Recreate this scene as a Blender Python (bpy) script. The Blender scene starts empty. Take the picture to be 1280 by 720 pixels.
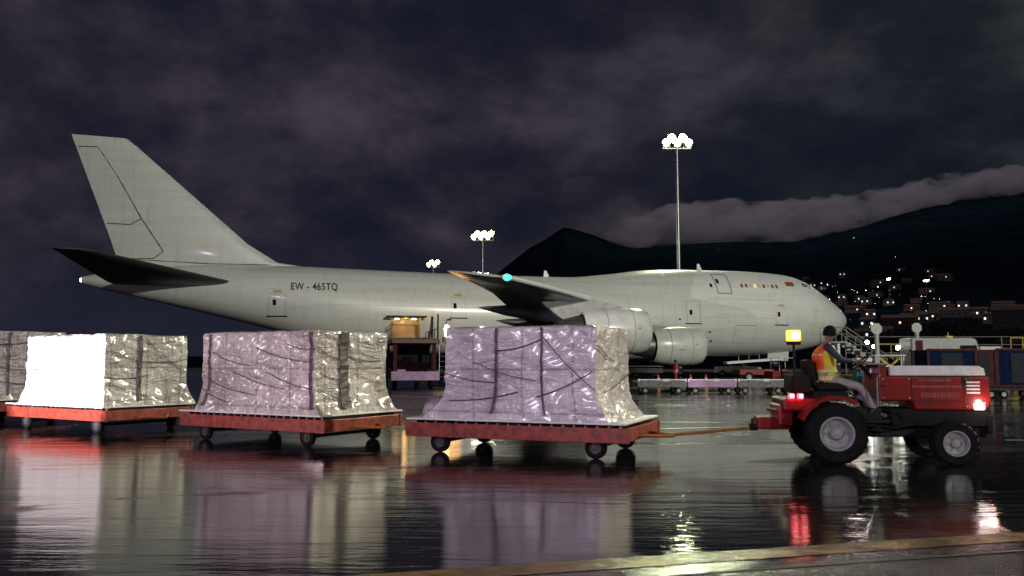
import bpy, bmesh, math, random
from mathutils import Vector, Matrix, noise
random.seed(7)
PI = math.pi
R = math.radians
S = bpy.context.scene
col = S.collection

# ------------------------------------------------------------------ camera
cd = bpy.data.cameras.new('camera'); cam = bpy.data.objects.new('camera', cd); col.objects.link(cam)
cd.sensor_width = 36; cd.lens = 29.25; cd.clip_start = .1; cd.clip_end = 20000
cam.location = (0, 0, 1.6); cam.rotation_euler = (R(90 + 5.11), 0, 0)
S.camera = cam
S.view_settings.view_transform = 'Standard'; S.view_settings.look = 'None'
S.view_settings.exposure = 0; S.view_settings.gamma = 1
S.cycles.use_denoising = True
S.cycles.max_bounces = 7; S.cycles.glossy_bounces = 4; S.cycles.diffuse_bounces = 2; S.cycles.volume_bounces = 2
S.cycles.transparent_max_bounces = 6; S.cycles.caustics_reflective = False; S.cycles.caustics_refractive = False
S.cycles.sample_clamp_indirect = 6

# ------------------------------------------------------------------ night sky: dim sky + broken cloud
W = bpy.data.worlds.new('World'); S.world = W; W.use_nodes = True
nt = W.node_tree; nt.nodes.clear()
def N(t, tree=None, **kw):
    n = (tree or nt).nodes.new(t)
    for k, v in kw.items(): setattr(n, k, v)
    return n
def ramp(n, stops, interp='LINEAR'):
    n.color_ramp.interpolation = interp
    el = n.color_ramp.elements
    while len(el) > 1: el.remove(el[-1])
    el[0].position = stops[0][0]; el[0].color = (*stops[0][1], 1)
    for p, c in stops[1:]:
        e = el.new(p); e.color = (*c, 1)
L = nt.links.new
tc = N('ShaderNodeTexCoord'); sep = N('ShaderNodeSeparateXYZ'); L(tc.outputs['Generated'], sep.inputs[0])
# project the view direction onto a cloud deck so that clouds flatten towards the horizon
ad = N('ShaderNodeMath', operation='ADD'); L(sep.outputs[2], ad.inputs[0]); ad.inputs[1].default_value = .22
mx = N('ShaderNodeMath', operation='MAXIMUM'); L(ad.outputs[0], mx.inputs[0]); mx.inputs[1].default_value = .05
dx = N('ShaderNodeMath', operation='DIVIDE'); L(sep.outputs[0], dx.inputs[0]); L(mx.outputs[0], dx.inputs[1])
dy = N('ShaderNodeMath', operation='DIVIDE'); L(sep.outputs[1], dy.inputs[0]); L(mx.outputs[0], dy.inputs[1])
cb = N('ShaderNodeCombineXYZ'); L(dx.outputs[0], cb.inputs[0]); L(dy.outputs[0], cb.inputs[1])
n1 = N('ShaderNodeTexNoise'); n1.inputs['Scale'].default_value = 4.2; n1.inputs['Detail'].default_value = 11; n1.inputs['Roughness'].default_value = .60; n1.inputs['Distortion'].default_value = .12
mp = N('ShaderNodeMapping'); L(tc.outputs['Generated'], mp.inputs[0]); mp.inputs['Location'].default_value = (1.35, .4, .9); mp.inputs['Scale'].default_value = (1, 1, 1.75)
L(mp.outputs[0], n1.inputs['Vector'])
r1 = N('ShaderNodeValToRGB'); L(n1.outputs['Fac'], r1.inputs[0])
ramp(r1, [(.36, (.0080, .0088, .0150)), (.46, (.0150, .0138, .0190)), (.54, (.028, .0232, .0285)), (.66, (.052, .041, .046))])
n2 = N('ShaderNodeTexNoise'); n2.inputs['Scale'].default_value = 1.3; n2.inputs['Detail'].default_value = 3
L(mp.outputs[0], n2.inputs['Vector'])
r2 = N('ShaderNodeValToRGB'); L(n2.outputs['Fac'], r2.inputs[0]); ramp(r2, [(.35, (.66, .68, .86)), (.65, (1.15, 1.05, 1.0))])
mm = N('ShaderNodeMix', data_type='RGBA', blend_type='MULTIPLY'); mm.inputs[0].default_value = 1
L(r1.outputs[0], mm.inputs[6]); L(r2.outputs[0], mm.inputs[7])
# towards the horizon the deck goes navy
rh = N('ShaderNodeValToRGB'); L(sep.outputs[2], rh.inputs[0]); ramp(rh, [(0, (0, 0, 0)), (.02, (.15, .15, .15)), (.15, (1, 1, 1))])
mh = N('ShaderNodeMix', data_type='RGBA'); L(rh.outputs[0], mh.inputs[0]); mh.inputs[6].default_value = (.0095, .0105, .0200, 1); L(mm.outputs[2], mh.inputs[7])
rx = N('ShaderNodeValToRGB'); L(sep.outputs[0], rx.inputs[0]); ramp(rx, [(.0, (1, 1, 1)), (.50, (.62, .86, .72))])
mg = N('ShaderNodeMix', data_type='RGBA', blend_type='MULTIPLY'); mg.inputs[0].default_value = 1; L(mh.outputs[2], mg.inputs[6]); L(rx.outputs[0], mg.inputs[7])
bg = N('ShaderNodeBackground'); L(mg.outputs[2], bg.inputs[0]); bg.inputs[1].default_value = 1.5
sky = N('ShaderNodeTexSky', sky_type='NISHITA'); sky.sun_disc = False; sky.sun_elevation = R(-4); sky.sun_rotation = R(200)
bg2 = N('ShaderNodeBackground'); L(sky.outputs[0], bg2.inputs[0]); bg2.inputs[1].default_value = .02
ash = N('ShaderNodeAddShader'); L(bg.outputs[0], ash.inputs[0]); L(bg2.outputs[0], ash.inputs[1])
wo = N('ShaderNodeOutputWorld'); L(ash.outputs[0], wo.inputs[0])

# ------------------------------------------------------------------ lamps that stand outside the picture, and added ones
def lamp(name, kind, loc, target, energy, color, size=.6, spot=60, blend=.3):
    ld = bpy.data.lights.new(name, kind); ld.energy = energy; ld.color = color
    if kind == 'SPOT': ld.spot_size = R(spot); ld.spot_blend = blend; ld.shadow_soft_size = size
    elif kind == 'AREA': ld.shape = 'RECTANGLE'; ld.size = size; ld.size_y = size * .5
    else: ld.shadow_soft_size = size
    o = bpy.data.objects.new(name, ld); col.objects.link(o); o.location = loc
    o.rotation_euler = (Vector(target) - Vector(loc)).to_track_quat('-Z', 'Y').to_euler()
    return o
lamp('apron_floodlight', 'SPOT', (74, 42, 32), (-4, 16, 1), 200000, (1, .93, .64), 1.2, 26, .6)       # mast to the right, beyond the train
lamp('apron_floodlight', 'SPOT', (80, -100, 48), (14, 80, 28), 800000, (.97, 1, .84), 1.6, 47, 1.0)      # greenish-white mast behind the camera
lamp('apron_floodlight', 'SPOT', (-60, -30, 26), (-15, 66, 12), 3500, (1, .93, .95), 1.2, 60, .6)
lamp('left_side_light', 'AREA', (-14, -9, 7.5), (0, 14, 1.4), 2500, (.93, .72, .96), 2.2)              # violet light of an unseen source at the left
lamp('truck_headlamp', 'SPOT', (-18.5, 6.0, 1.5), (-10.9, 19.4, 1.45), 46000, (1, .88, .90), .14, 17, .3)
lamp('truck_headlamp', 'SPOT', (-14.5, 4.0, 1.7), (-5.2, 16.6, 1.3), 2600, (1, .70, .74), .25, 26, .9)
lamp('left_side_light', 'SPOT', (-42, 5, 6), (-2, 15, 1.2), 6500, (1, .84, .92), .8, 50, .5)  # added unseen lamp that draws glints on the middle load's film
for xx, yy in ((230, 560), (330, 800), (430, 620)):
    lamp('town_fill_light', 'POINT', (xx, yy, 150), (0, 0, 0), 6e4, (1, .82, .72), 4)  # added points in mid-air for the summed light of the street lamps

# ------------------------------------------------------------------ material helper
mats = {}
def pbr(name, c, rough=.5, metal=0, var=0, scale=4, bump=0, bscale=30, emit=None, es=0, coat=0, stretch=(1, 1, 1), spec=.5, sample=True):
    if name in mats: return mats[name]
    m = bpy.data.materials.new(name); m.use_nodes = True; t = m.node_tree; b = t.nodes['Principled BSDF']
    b.inputs['Base Color'].default_value = (*c, 1); b.inputs['Roughness'].default_value = rough
    b.inputs['Metallic'].default_value = metal; b.inputs['Coat Weight'].default_value = coat; b.inputs['Coat Roughness'].default_value = .08
    b.inputs['Specular IOR Level'].default_value = spec
    if var or bump:
        g = t.nodes.new('ShaderNodeTexCoord'); mpn = t.nodes.new('ShaderNodeMapping'); mpn.inputs['Scale'].default_value = stretch
        t.links.new(g.outputs['Object'], mpn.inputs[0])
    if var:
        n = t.nodes.new('ShaderNodeTexNoise'); n.inputs['Scale'].default_value = scale; n.inputs['Detail'].default_value = 6; n.inputs['Roughness'].default_value = .65
        t.links.new(mpn.outputs[0], n.inputs['Vector'])
        r = t.nodes.new('ShaderNodeValToRGB'); lo = [x * (1 - var) for x in c]
        ramp(r, [(.34, lo), (.6, c)]); t.links.new(n.outputs['Fac'], r.inputs[0]); t.links.new(r.outputs[0], b.inputs['Base Color'])
        mr = t.nodes.new('ShaderNodeMapRange'); mr.inputs['To Min'].default_value = min(1, rough * 1.35); mr.inputs['To Max'].default_value = rough * .75
        t.links.new(n.outputs['Fac'], mr.inputs[0]); t.links.new(mr.outputs[0], b.inputs['Roughness'])
    if bump:
        n = t.nodes.new('ShaderNodeTexNoise'); n.inputs['Scale'].default_value = bscale; n.inputs['Detail'].default_value = 4
        t.links.new(mpn.outputs[0], n.inputs['Vector'])
        bn = t.nodes.new('ShaderNodeBump'); bn.inputs['Strength'].default_value = bump; bn.inputs['Distance'].default_value = .02
        t.links.new(n.outputs['Fac'], bn.inputs['Height']); t.links.new(bn.outputs[0], b.inputs['Normal'])
    if emit:
        b.inputs['Emission Color'].default_value = (*emit, 1); b.inputs['Emission Strength'].default_value = es
        if not sample: m.cycles.emission_sampling = 'NONE'
    mats[name] = m
    return m

BLACK = pbr('black_rubber', (.008, .008, .009), .75, var=.3, spec=.2)
TYRE = pbr('tyre_rubber', (.008, .008, .009), .85, var=.35, scale=9, bump=.4, spec=.15)
DARK = pbr('dark_steel', (.012, .012, .013), .55, metal=.3, var=.4, spec=.3)
STEEL = pbr('galvanised_steel', (.42, .43, .44), .38, metal=.8, var=.35, scale=8)
ALU = pbr('aluminium_edge', (.80, .80, .80), .40, metal=.1, var=.2, scale=6)
RED = pbr('red_dolly_paint', (.36, .055, .035), .38, var=.72, scale=7, coat=.35)
TRED = pbr('red_tractor_paint', (.24, .004, .006), .36, var=.5, scale=6, coat=.7)
WHITE = pbr('white_paint', (.72, .72, .72), .35, var=.2, scale=5)
GREYW = pbr('grey_white_paint', (.27, .27, .27), .4, var=.3, scale=5)
YEL = pbr('yellow_paint', (.62, .40, .03), .45, var=.4, scale=6)
RIM = pbr('rim_paint', (.34, .34, .36), .38, metal=.2, var=.35, scale=9)
GLASS = pbr('dark_glass', (.012, .014, .016), .06, spec=.8)
MAROON = pbr('maroon_paint', (.06, .007, .011), .6, var=.4, spec=.15)
BLUE = pbr('blue_container_paint', (.004, .012, .045), .85, spec=.05, var=.4)

# ------------------------------------------------------------------ mesh helper
class MB:
    def __init__(s): s.v = []; s.f = []
    def add(s, vs, fs):
        o = len(s.v); s.v += [tuple(v) for v in vs]; s.f += [tuple(i + o for i in f) for f in fs]; return s
    def box(s, c, d, rz=0, bev=0, ry=0, rx=0):
        hx, hy, hz = d[0] / 2, d[1] / 2, d[2] / 2
        M = Matrix.Translation(c) @ Matrix.Rotation(rz, 4, 'Z') @ Matrix.Rotation(ry, 4, 'Y') @ Matrix.Rotation(rx, 4, 'X')
        if bev:
            bm = bmesh.new(); bmesh.ops.create_cube(bm, size=1)
            for v in bm.verts: v.co = Vector((v.co.x * d[0], v.co.y * d[1], v.co.z * d[2]))
            bmesh.ops.bevel(bm, geom=bm.edges[:], offset=min(bev, min(d) * .45), segments=2, profile=.5, affect='EDGES')
            bm.verts.index_update()
            s.add([M @ v.co for v in bm.verts], [[v.index for v in f.verts] for f in bm.faces]); bm.free(); return s
        vs = [M @ Vector((x, y, z)) for z in (-hz, hz) for y in (-hy, hy) for x in (-hx, hx)]
        return s.add(vs, [(0, 2, 3, 1), (4, 5, 7, 6), (0, 1, 5, 4), (2, 6, 7, 3), (0, 4, 6, 2), (1, 3, 7, 5)])
    def prism(s, poly, y0, y1):                 # polygon in x,z extruded along y
        n = len(poly)
        vs = [(x, y0, z) for x, z in poly] + [(x, y1, z) for x, z in poly]
        fs = [tuple(range(n)), tuple(range(2 * n - 1, n - 1, -1))] + [(i, i + n, (i + 1) % n + n, (i + 1) % n) for i in range(n)]
        return s.add(vs, fs)
    def tube(s, pts, r, n=8, cap=True):
        pts = [Vector(p) for p in pts]; rs = r if isinstance(r, (list, tuple)) else [r] * len(pts)
        vs = []; up = None
        for i, p in enumerate(pts):
            d = (pts[min(i + 1, len(pts) - 1)] - pts[max(i - 1, 0)]).normalized()
            if up is None:
                up = Vector((0, 0, 1)) if abs(d.z) < .9 else Vector((1, 0, 0))
            a = d.cross(up).normalized(); b = a.cross(d).normalized(); up = b
            for k in range(n):
                t = 2 * PI * k / n; vs.append(p + (a * math.cos(t) + b * math.sin(t)) * rs[i])
        m = len(pts); fs = [(i * n + k, i * n + (k + 1) % n, (i + 1) * n + (k + 1) % n, (i + 1) * n + k) for i in range(m - 1) for k in range(n)]
        if cap: fs += [tuple(range(n - 1, -1, -1)), tuple(range((m - 1) * n, m * n))]
        return s.add(vs, fs)
    def lathe(s, prof, c, axis='Y', n=32, closed=False):    # prof: (t along axis, radius)
        ax = {'X': 0, 'Y': 1, 'Z': 2}[axis]; c = Vector(c); vs = []
        for t, r in prof:
            for k in range(n):
                a = 2 * PI * k / n; u, w = r * math.cos(a), r * math.sin(a)
                v = [0, 0, 0]; v[ax] = t; v[(ax + 1) % 3] = u; v[(ax + 2) % 3] = w
                vs.append(c + Vector(v))
        m = len(prof); rng = m if closed else m - 1
        return s.add(vs, [(i * n + k, i * n + (k + 1) % n, ((i + 1) % m) * n + (k + 1) % n, ((i + 1) % m) * n + k) for i in range(rng) for k in range(n)])
    def build(s, name, mat, parent=None, smooth=False, loc=None):
        me = bpy.data.meshes.new(name); me.from_pydata(s.v, [], s.f); me.validate()
        bm = bmesh.new(); bm.from_mesh(me); bmesh.ops.recalc_face_normals(bm, faces=bm.faces[:]); bm.to_mesh(me); bm.free()
        if smooth:
            for p in me.polygons: p.use_smooth = True
            me.set_sharp_from_angle(angle=R(smooth if smooth is not True else 40))
        me.materials.append(mat)
        o = bpy.data.objects.new(name, me); col.objects.link(o)
        if parent: o.parent = parent
        if loc: o.location = loc
        return o
def tag(o, label=None, cat=None, group=None, kind=None):
    if label: o['label'] = label
    if cat: o['category'] = cat
    if group: o['group'] = group
    if kind: o['kind'] = kind
    return o
def empty(name, loc, rz=0, label=None, cat=None, group=None):
    o = bpy.data.objects.new(name, None); col.objects.link(o); o.location = loc; o.rotation_euler = (0, 0, rz); o.empty_display_size = .3
    return tag(o, label, cat, group)
def copy_tree(o, parent=None):
    c = o.copy(); col.objects.link(c)
    if parent: c.parent = parent
    for ch in list(o.children): copy_tree(ch, c)
    return c
def wheel(parent, c, r, w, rimr, tm=TYRE, rm=RIM, name='wheel', side=-1):
    wb = MB().lathe([(-w / 2, rimr), (-w / 2, r * .90), (-w * .32, r), (w * .32, r), (w / 2, r * .90), (w / 2, rimr)], c, 'Y', 36)
    o = wb.build(name, tm, parent, smooth=30)
    h = side * w * .5
    rb = MB().lathe([(-h * .9, rimr), (h * .98, rimr), (h * .98, rimr * .88), (h * .55, rimr * .80), (h * .45, rimr * .42), (h * .85, rimr * .30), (h * .9, .001)], c, 'Y', 36)
    rb.lathe([(-h * .6, rimr), (-h * .6, .001)], c, 'Y', 24)
    for k in range(6):
        a = k * PI / 3; rb.box((c[0] + rimr * .55 * math.cos(a), c[1] + h * .52, c[2] + rimr * .55 * math.sin(a)), (.03, .03, .03))
    rb.build('rim', rm, o, smooth=30)
    return o

# ------------------------------------------------------------------ ground
def ground_mat():
    m = bpy.data.materials.new('wet_asphalt'); m.use_nodes = True; t = m.node_tree; b = t.nodes['Principled BSDF']; K = t.links.new
    g = t.nodes.new('ShaderNodeNewGeometry')
    def nz(sc, det, stretch, rough=.55, dist=0):
        mpn = t.nodes.new('ShaderNodeMapping'); mpn.inputs['Scale'].default_value = stretch; K(g.outputs['Position'], mpn.inputs[0])
        n = t.nodes.new('ShaderNodeTexNoise'); n.inputs['Scale'].default_value = sc; n.inputs['Detail'].default_value = det
        n.inputs['Roughness'].default_value = rough; n.inputs['Distortion'].default_value = dist; K(mpn.outputs[0], n.inputs['Vector']); return n
    # standing water: large patches, long across the apron
    pud = nz(.24, 7, (.5, 1, 1), .64, .8)
    sp = t.nodes.new('ShaderNodeSeparateXYZ'); K(g.outputs['Position'], sp.inputs[0])
    # the strip nearest the camera drains: bias by distance across the slab joint line
    mul = t.nodes.new('ShaderNodeMath'); mul.operation = 'MULTIPLY_ADD'; mul.inputs[1].default_value = -.267; K(sp.outputs[0], mul.inputs[0]); K(sp.outputs[1], mul.inputs[2])
    mr = t.nodes.new('ShaderNodeMapRange'); mr.inputs['From Min'].default_value = 5.5; mr.inputs['From Max'].default_value = 7.3; mr.inputs['To Min'].default_value = -.05; mr.inputs['To Max'].default_value = .12
    K(mul.outputs[0], mr.inputs[0])
    mr2 = t.nodes.new('ShaderNodeMapRange'); mr2.inputs['From Min'].default_value = 13; mr2.inputs['From Max'].default_value = 26; mr2.inputs['To Min'].default_value = 0; mr2.inputs['To Max'].default_value = -.10
    K(sp.outputs[1], mr2.inputs[0])
    a1 = t.nodes.new('ShaderNodeMath'); a1.operation = 'ADD'; K(pud.outputs['Fac'], a1.inputs[0]); K(mr.outputs[0], a1.inputs[1])
    a2 = t.nodes.new('ShaderNodeMath'); a2.operation = 'ADD'; K(a1.outputs[0], a2.inputs[0]); K(mr2.outputs[0], a2.inputs[1])
    wet = t.nodes.new('ShaderNodeValToRGB'); ramp(wet, [(.42, (0, 0, 0)), (.56, (1, 1, 1))]); K(a2.outputs[0], wet.inputs[0])
    fine = nz(34, 6, (1, 1, 1), .7)
    rr = t.nodes.new('ShaderNodeMapRange'); K(wet.outputs[0], rr.inputs[0]); rr.inputs['To Min'].default_value = .12; rr.inputs['To Max'].default_value = .022
    K(rr.outputs[0], b.inputs['Roughness'])
    cr = t.nodes.new('ShaderNodeValToRGB'); K(fine.outputs['Fac'], cr.inputs[0]); ramp(cr, [(.3, (.007, .0075, .008)), (.7, (.024, .024, .022))])
    big = nz(.5, 5, (1, 1, 1)); cr2 = t.nodes.new('ShaderNodeValToRGB'); K(big.outputs['Fac'], cr2.inputs[0]); ramp(cr2, [(.35, (.5, .5, .5)), (.65, (1, 1, 1))])
    mu = t.nodes.new('ShaderNodeMix'); mu.data_type = 'RGBA'; mu.blend_type = 'MULTIPLY'; mu.inputs[0].default_value = 1; K(cr.outputs[0], mu.inputs[6]); K(cr2.outputs[0], mu.inputs[7])
    K(mu.outputs[2], b.inputs['Base Color'])
    b.inputs['Specular IOR Level'].default_value = .55
    # ripples: film of water over the slope of the slab, plus grain where it is only damp
    rip = nz(1.5, 4, (.28, 1.6, 1), .55, .5); rip2 = nz(7, 4, (.30, 1.5, 1), .6, .6)
    b1 = t.nodes.new('ShaderNodeBump'); b1.inputs['Distance'].default_value = .013; calm = nz(.30, 3, (.35, 1, 1), .5, .3); cm = t.nodes.new('ShaderNodeMapRange'); cm.inputs['From Min'].default_value = .38; cm.inputs['From Max'].default_value = .62; cm.inputs['To Min'].default_value = .22; cm.inputs['To Max'].default_value = .85; K(calm.outputs['Fac'], cm.inputs[0]); K(cm.outputs[0], b1.inputs['Strength']); K(rip.outputs['Fac'], b1.inputs['Height'])
    b0 = t.nodes.new('ShaderNodeBump'); iw = t.nodes.new('ShaderNodeMapRange'); iw.inputs['To Min'].default_value = .95; iw.inputs['To Max'].default_value = .32; K(wet.outputs[0], iw.inputs[0]); K(iw.outputs[0], b0.inputs['Strength']); b0.inputs['Distance'].default_value = .006; K(rip2.outputs['Fac'], b0.inputs['Height']); K(b0.outputs[0], b1.inputs['Normal'])
    inv = t.nodes.new('ShaderNodeMapRange'); K(wet.outputs[0], inv.inputs[0]); inv.inputs['To Min'].default_value = 1; inv.inputs['To Max'].default_value = .05
    b2 = t.nodes.new('ShaderNodeBump'); b2.inputs['Distance'].default_value = .010; K(inv.outputs[0], b2.inputs['Strength']); K(fine.outputs['Fac'], b2.inputs['Height']); K(b1.outputs[0], b2.inputs['Normal'])
    K(b2.outputs[0], b.inputs['Normal'])
    return m
GM = ground_mat()
o = MB().add([(-9000, -300, 0), (9000, -300, 0), (9000, 9000, 0), (-9000, 9000, 0)], [(0, 1, 2, 3)]).build('ground', GM); tag(o, 'wet dark asphalt apron', kind='structure')
def paint_mat(name, c, rough):  # worn road paint
    m = pbr(name, c, rough, var=.75, scale=2.2, bump=.35, bscale=40); return m
YLINE = paint_mat('worn_yellow_line', (.27, .165, .022), .16)
WLINE = paint_mat('white_line_and_sheen_paint', (.5, .5, .48), .2)
def strip(name, pts, w, mat, z=.004, label=None):
    b = MB(); P = [Vector((x, y, 0)) for x, y in pts]
    for i in range(len(P) - 1):
        d = (P[i + 1] - P[i]).normalized(); n = Vector((-d.y, d.x, 0)) * w / 2
        n1_ = [P[i] - n, P[i + 1] - n, P[i + 1] + n, P[i] + n]
        b.add([(v.x, v.y, z) for v in n1_], [(0, 1, 2, 3)])
    return tag(b.build(name, mat), label, kind='structure')
strip('yellow_line_marking', [(-14, 2.85), (30, 14.6)], .32, YLINE, .004)
strip('pavement_joint', [(-14, 2.36), (30, 14.11)], .035, pbr('joint_sealant', (.006, .006, .006), .6), .005)
for y, x0, x1, w in ((40.0, 4, 60, .35), (34.0, 4, 60, .22), (17.4, 10.2, 60, .16), (30.0, 6, 26, .10), (52, -2, 80, .3)):  # some of these paint in bright reflections on the wet slab
    strip('white_line_and_sheen', [(x0, y), (x1, y - .02 * (x1 - x0))], w, WLINE)
for k, (y, a) in enumerate(((22.5, .05), (26.5, -.02), (47.0, .03))):
    strip('pavement_joint', [(-30, y - 30 * a), (40, y + 40 * a)], .06, mats['joint_sealant'], .0045)
TM = pbr('tyre_mark', (.010, .010, .010), .30, var=.6, scale=3)
for k, (x0, y0, x1, y1) in enumerate(((-9, 24, 26, 21), (2, 19.5, 22, 27))):
    n_ = 24; P_ = [(x0 + (x1 - x0) * i / n_, y0 + (y1 - y0) * i / n_ + .25 * math.sin(i * .5 + k)) for i in range(n_ + 1)]
    strip('tyre_mark', P_, .16, TM, .003)
strip('grass_strip', [(-120, 170), (260, 170)], 60, pbr('dry_grass', (.16, .115, .02), .8, var=.5, scale=.3), .004)

# ------------------------------------------------------------------ mountains and hillside
CR = [(-2400, 8), (300, 8), (520, 16), (565, 60), (600, 92), (630, 118), (660, 141), (690, 160), (705, 169), (713, 169), (735, 162), (760, 154), (800, 150), (860, 156), (900, 156), (1000, 160),
      (1050, 172), (1090, 182), (1130, 194), (1180, 206), (1230, 214), (1280, 221), (1400, 232), (1700, 240), (2600, 200), (4200, 120)]
def crest(u):
    for (a, ca), (b_, cb_) in zip(CR, CR[1:]):
        if u <= b_:
            t = max(0, (u - a) / (b_ - a)); return ca + (cb_ - ca) * t
    return CR[-1][1]
def gfun(d): return (1 - math.exp(-max(0, d - 240) / 1300)) / (1 - math.exp(-(4500 - 240) / 1300))
def terr(x, y):
    d = y; u = 640 + 1040 * x / d
    c = crest(u); nz = noise.fractal(Vector((x / 260, y / 260, 0)), 1.0, 2.0, 5) * 12 + noise.fractal(Vector((x / 60, y / 60, 3)), 1.0, 2.0, 3) * 2.0
    h = gfun(d) * c * d / 1040
    return h + nz * min(1, max(0, (d - 300) / 900)) * min(1, c / 120)
def hill():
    b = MB(); us = [-2400 + i * 60 for i in range(48)] + [480 + i * 5 for i in range(220)] + [1580 + i * 50 for i in range(30)]
    ds = [240 * (4500 / 240) ** (i / 70) for i in range(71)] + [4900, 5600, 7000]
    nu = len(us)
    for d in ds:
        for u in us:
            x = (u - 640) / 1040 * d
            if d <= 4500: z = terr(x, d) if d > 241 else -2
            else: z = crest(u) * 4500 / 1040 * (1 - (d - 4500) / 2700)
            b.v.append((x, d, z))
    for i in range(len(ds) - 1):
        for k in range(nu - 1):
            b.f.append((i * nu + k, i * nu + k + 1, (i + 1) * nu + k + 1, (i + 1) * nu + k))
    m = pbr('forested_slope', (.012, .026, .038), 1.0, var=.6, scale=.012, spec=0)
    return tag(b.build('mountain', m, smooth=True), 'dark forested mountain rising behind the town', kind='structure')
hill()

def cloud_bank():
    bm = bmesh.new(); rnd = random.Random(5); D = 3700
    top = [(770, 163), (800, 185), (850, 195), (900, 205), (950, 200), (1000, 204), (1050, 206), (1100, 216), (1150, 226), (1200, 238), (1280, 248), (1400, 262), (1600, 275)]
    bot = [(770, 158), (800, 150), (850, 140), (900, 146), (1000, 152), (1050, 162), (1100, 176), (1150, 194), (1200, 208), (1280, 219), (1400, 236), (1600, 250)]
    def ip(T, u):
        for (a, ca), (b_, cb_) in zip(T, T[1:]):
            if u <= b_: return ca + (cb_ - ca) * max(0, (u - a) / (b_ - a))
        return T[-1][1]
    u = 772
    while u < 1560:
        t_, b_ = ip(top, u), ip(bot, u)
        for _ in range(4):
            k = rnd.random(); d = D + rnd.uniform(-160, 160)
            rad = (t_ - b_) * .5 * rnd.uniform(.7, 1.25)
            e = b_ + rad * .6 + (t_ - b_ - rad * 1.5) * k
            M = Matrix.Translation(((u + rnd.uniform(-12, 12) - 640) / 1040 * d, d, e * d / 1040)) @ Matrix.Diagonal((rad * d / 1040 * 1.5, rad * d / 1040 * 1.5, rad * d / 1040, 1))
            bmesh.ops.create_icosphere(bm, subdivisions=3, radius=1, matrix=M)
        u += 13
    me = bpy.data.meshes.new('cloud'); bm.to_mesh(me); bm.free()
    o = bpy.data.objects.new('cloud', me); col.objects.link(o)
    rm = o.modifiers.new('r', 'REMESH'); rm.mode = 'VOXEL'; rm.voxel_size = 11
    tx = bpy.data.textures.new('cloud_lumps', 'CLOUDS'); tx.noise_scale = 85; tx.noise_depth = 4
    dm = o.modifiers.new('d', 'DISPLACE'); dm.texture = tx; dm.strength = 70; dm.mid_level = .5; dm.texture_coords = 'GLOBAL'
    m = bpy.data.materials.new('cloud_vapour'); m.use_nodes = True; t = m.node_tree; t.nodes.remove(t.nodes['Principled BSDF'])
    v = t.nodes.new('ShaderNodeVolumePrincipled'); v.inputs['Density'].default_value = .008; v.inputs['Color'].default_value = (1, .97, 1, 1); v.inputs['Anisotropy'].default_value = .1
    g = t.nodes.new('ShaderNodeNewGeometry'); mq = t.nodes.new('ShaderNodeMapping'); mq.inputs['Scale'].default_value = (.8, .8, 1.5); t.links.new(g.outputs['Position'], mq.inputs[0])
    nn = t.nodes.new('ShaderNodeTexNoise'); nn.inputs['Scale'].default_value = .0075; nn.inputs['Detail'].default_value = 5; nn.inputs['Roughness'].default_value = .6; t.links.new(mq.outputs[0], nn.inputs['Vector'])
    rg_ = t.nodes.new('ShaderNodeMapRange'); rg_.inputs['From Min'].default_value = .43; rg_.inputs['From Max'].default_value = .62; rg_.inputs['To Min'].default_value = 0; rg_.inputs['To Max'].default_value = .018; t.links.new(nn.outputs['Fac'], rg_.inputs[0]); t.links.new(rg_.outputs[0], v.inputs['Density'])
    t.links.new(v.outputs[0], t.nodes['Material Output'].inputs['Volume'])
    m.cycles.volume_step_rate = .12
    me.materials.append(m)
    return tag(o, 'long pale cloud lying along the mountain crest', kind='stuff')
cloud_bank()
# added lamps high in mid-air that brighten the cloud bank
lamp('cloud_fill_light', 'POINT', (800, 2850, 1450), (0, 0, 0), 6.5e6, (1, .93, 1), 120)
lamp('cloud_fill_light', 'POINT', (2300, 2700, 1600), (0, 0, 0), 6.0e6, (1, .93, 1), 120)

# ------------------------------------------------------------------ trees at the edge of the airfield
BARK = pbr('bark', (.06, .045, .035), .9, var=.4); LEAF = pbr('leaf', (.035, .06, .03), .7, var=.5, scale=1.2)
def tree_proto(h, w, seed):
    rnd = random.Random(seed)
    t = empty('tree', (0, 0, 0)); tr = MB(); tips = []
    tr.tube([(0, 0, 0), (.15, .05, h * .25), (.05, .1, h * .5), (.2, 0, h * .78)], [h * .032, h * .024, h * .016, h * .006], 8)
    for k in range(11):
        a = k * 2.4 + rnd.random(); z0 = h * rnd.uniform(.22, .6); l = w * rnd.uniform(.28, .5)
        e = Vector((math.cos(a) * l, math.sin(a) * l, z0 + h * rnd.uniform(.1, .26)))
        tr.tube([(.1, .05, z0), ((.1 + e.x) / 2, e.y / 2, z0 + (e.z - z0) * .4), e], [h * .012, h * .008, h * .003], 5); tips.append(e)
    tr.build('trunk', BARK, t, smooth=True)
    cr = MB(); tips += [Vector((.2, 0, h * .8)), Vector((0, .3, h * .7)), Vector((-.5, 0, h * .6))]
    for e in tips:
        for j in range(5):
            c = e + Vector((rnd.gauss(0, w * .10), rnd.gauss(0, w * .10), rnd.gauss(0, h * .06))); rr = w * rnd.uniform(.07, .14)
            for q in range(42):
                d = Vector((rnd.gauss(0, 1), rnd.gauss(0, 1), rnd.gauss(0, .7))).normalized() * rr * rnd.uniform(.6, 1.15)
                p = c + d; s_ = rnd.uniform(.14, .30); a = Vector((rnd.uniform(-1, 1), rnd.uniform(-1, 1), rnd.uniform(-.6, .6))).normalized() * s_
                b_ = a.cross(Vector((rnd.uniform(-1, 1), rnd.uniform(-1, 1), 1))).normalized() * s_ * .7
                cr.add([p - a, p + b_, p + a, p - b_], [(0, 1, 2, 3)])
    cr.build('crown', LEAF, t)
    return t
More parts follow.
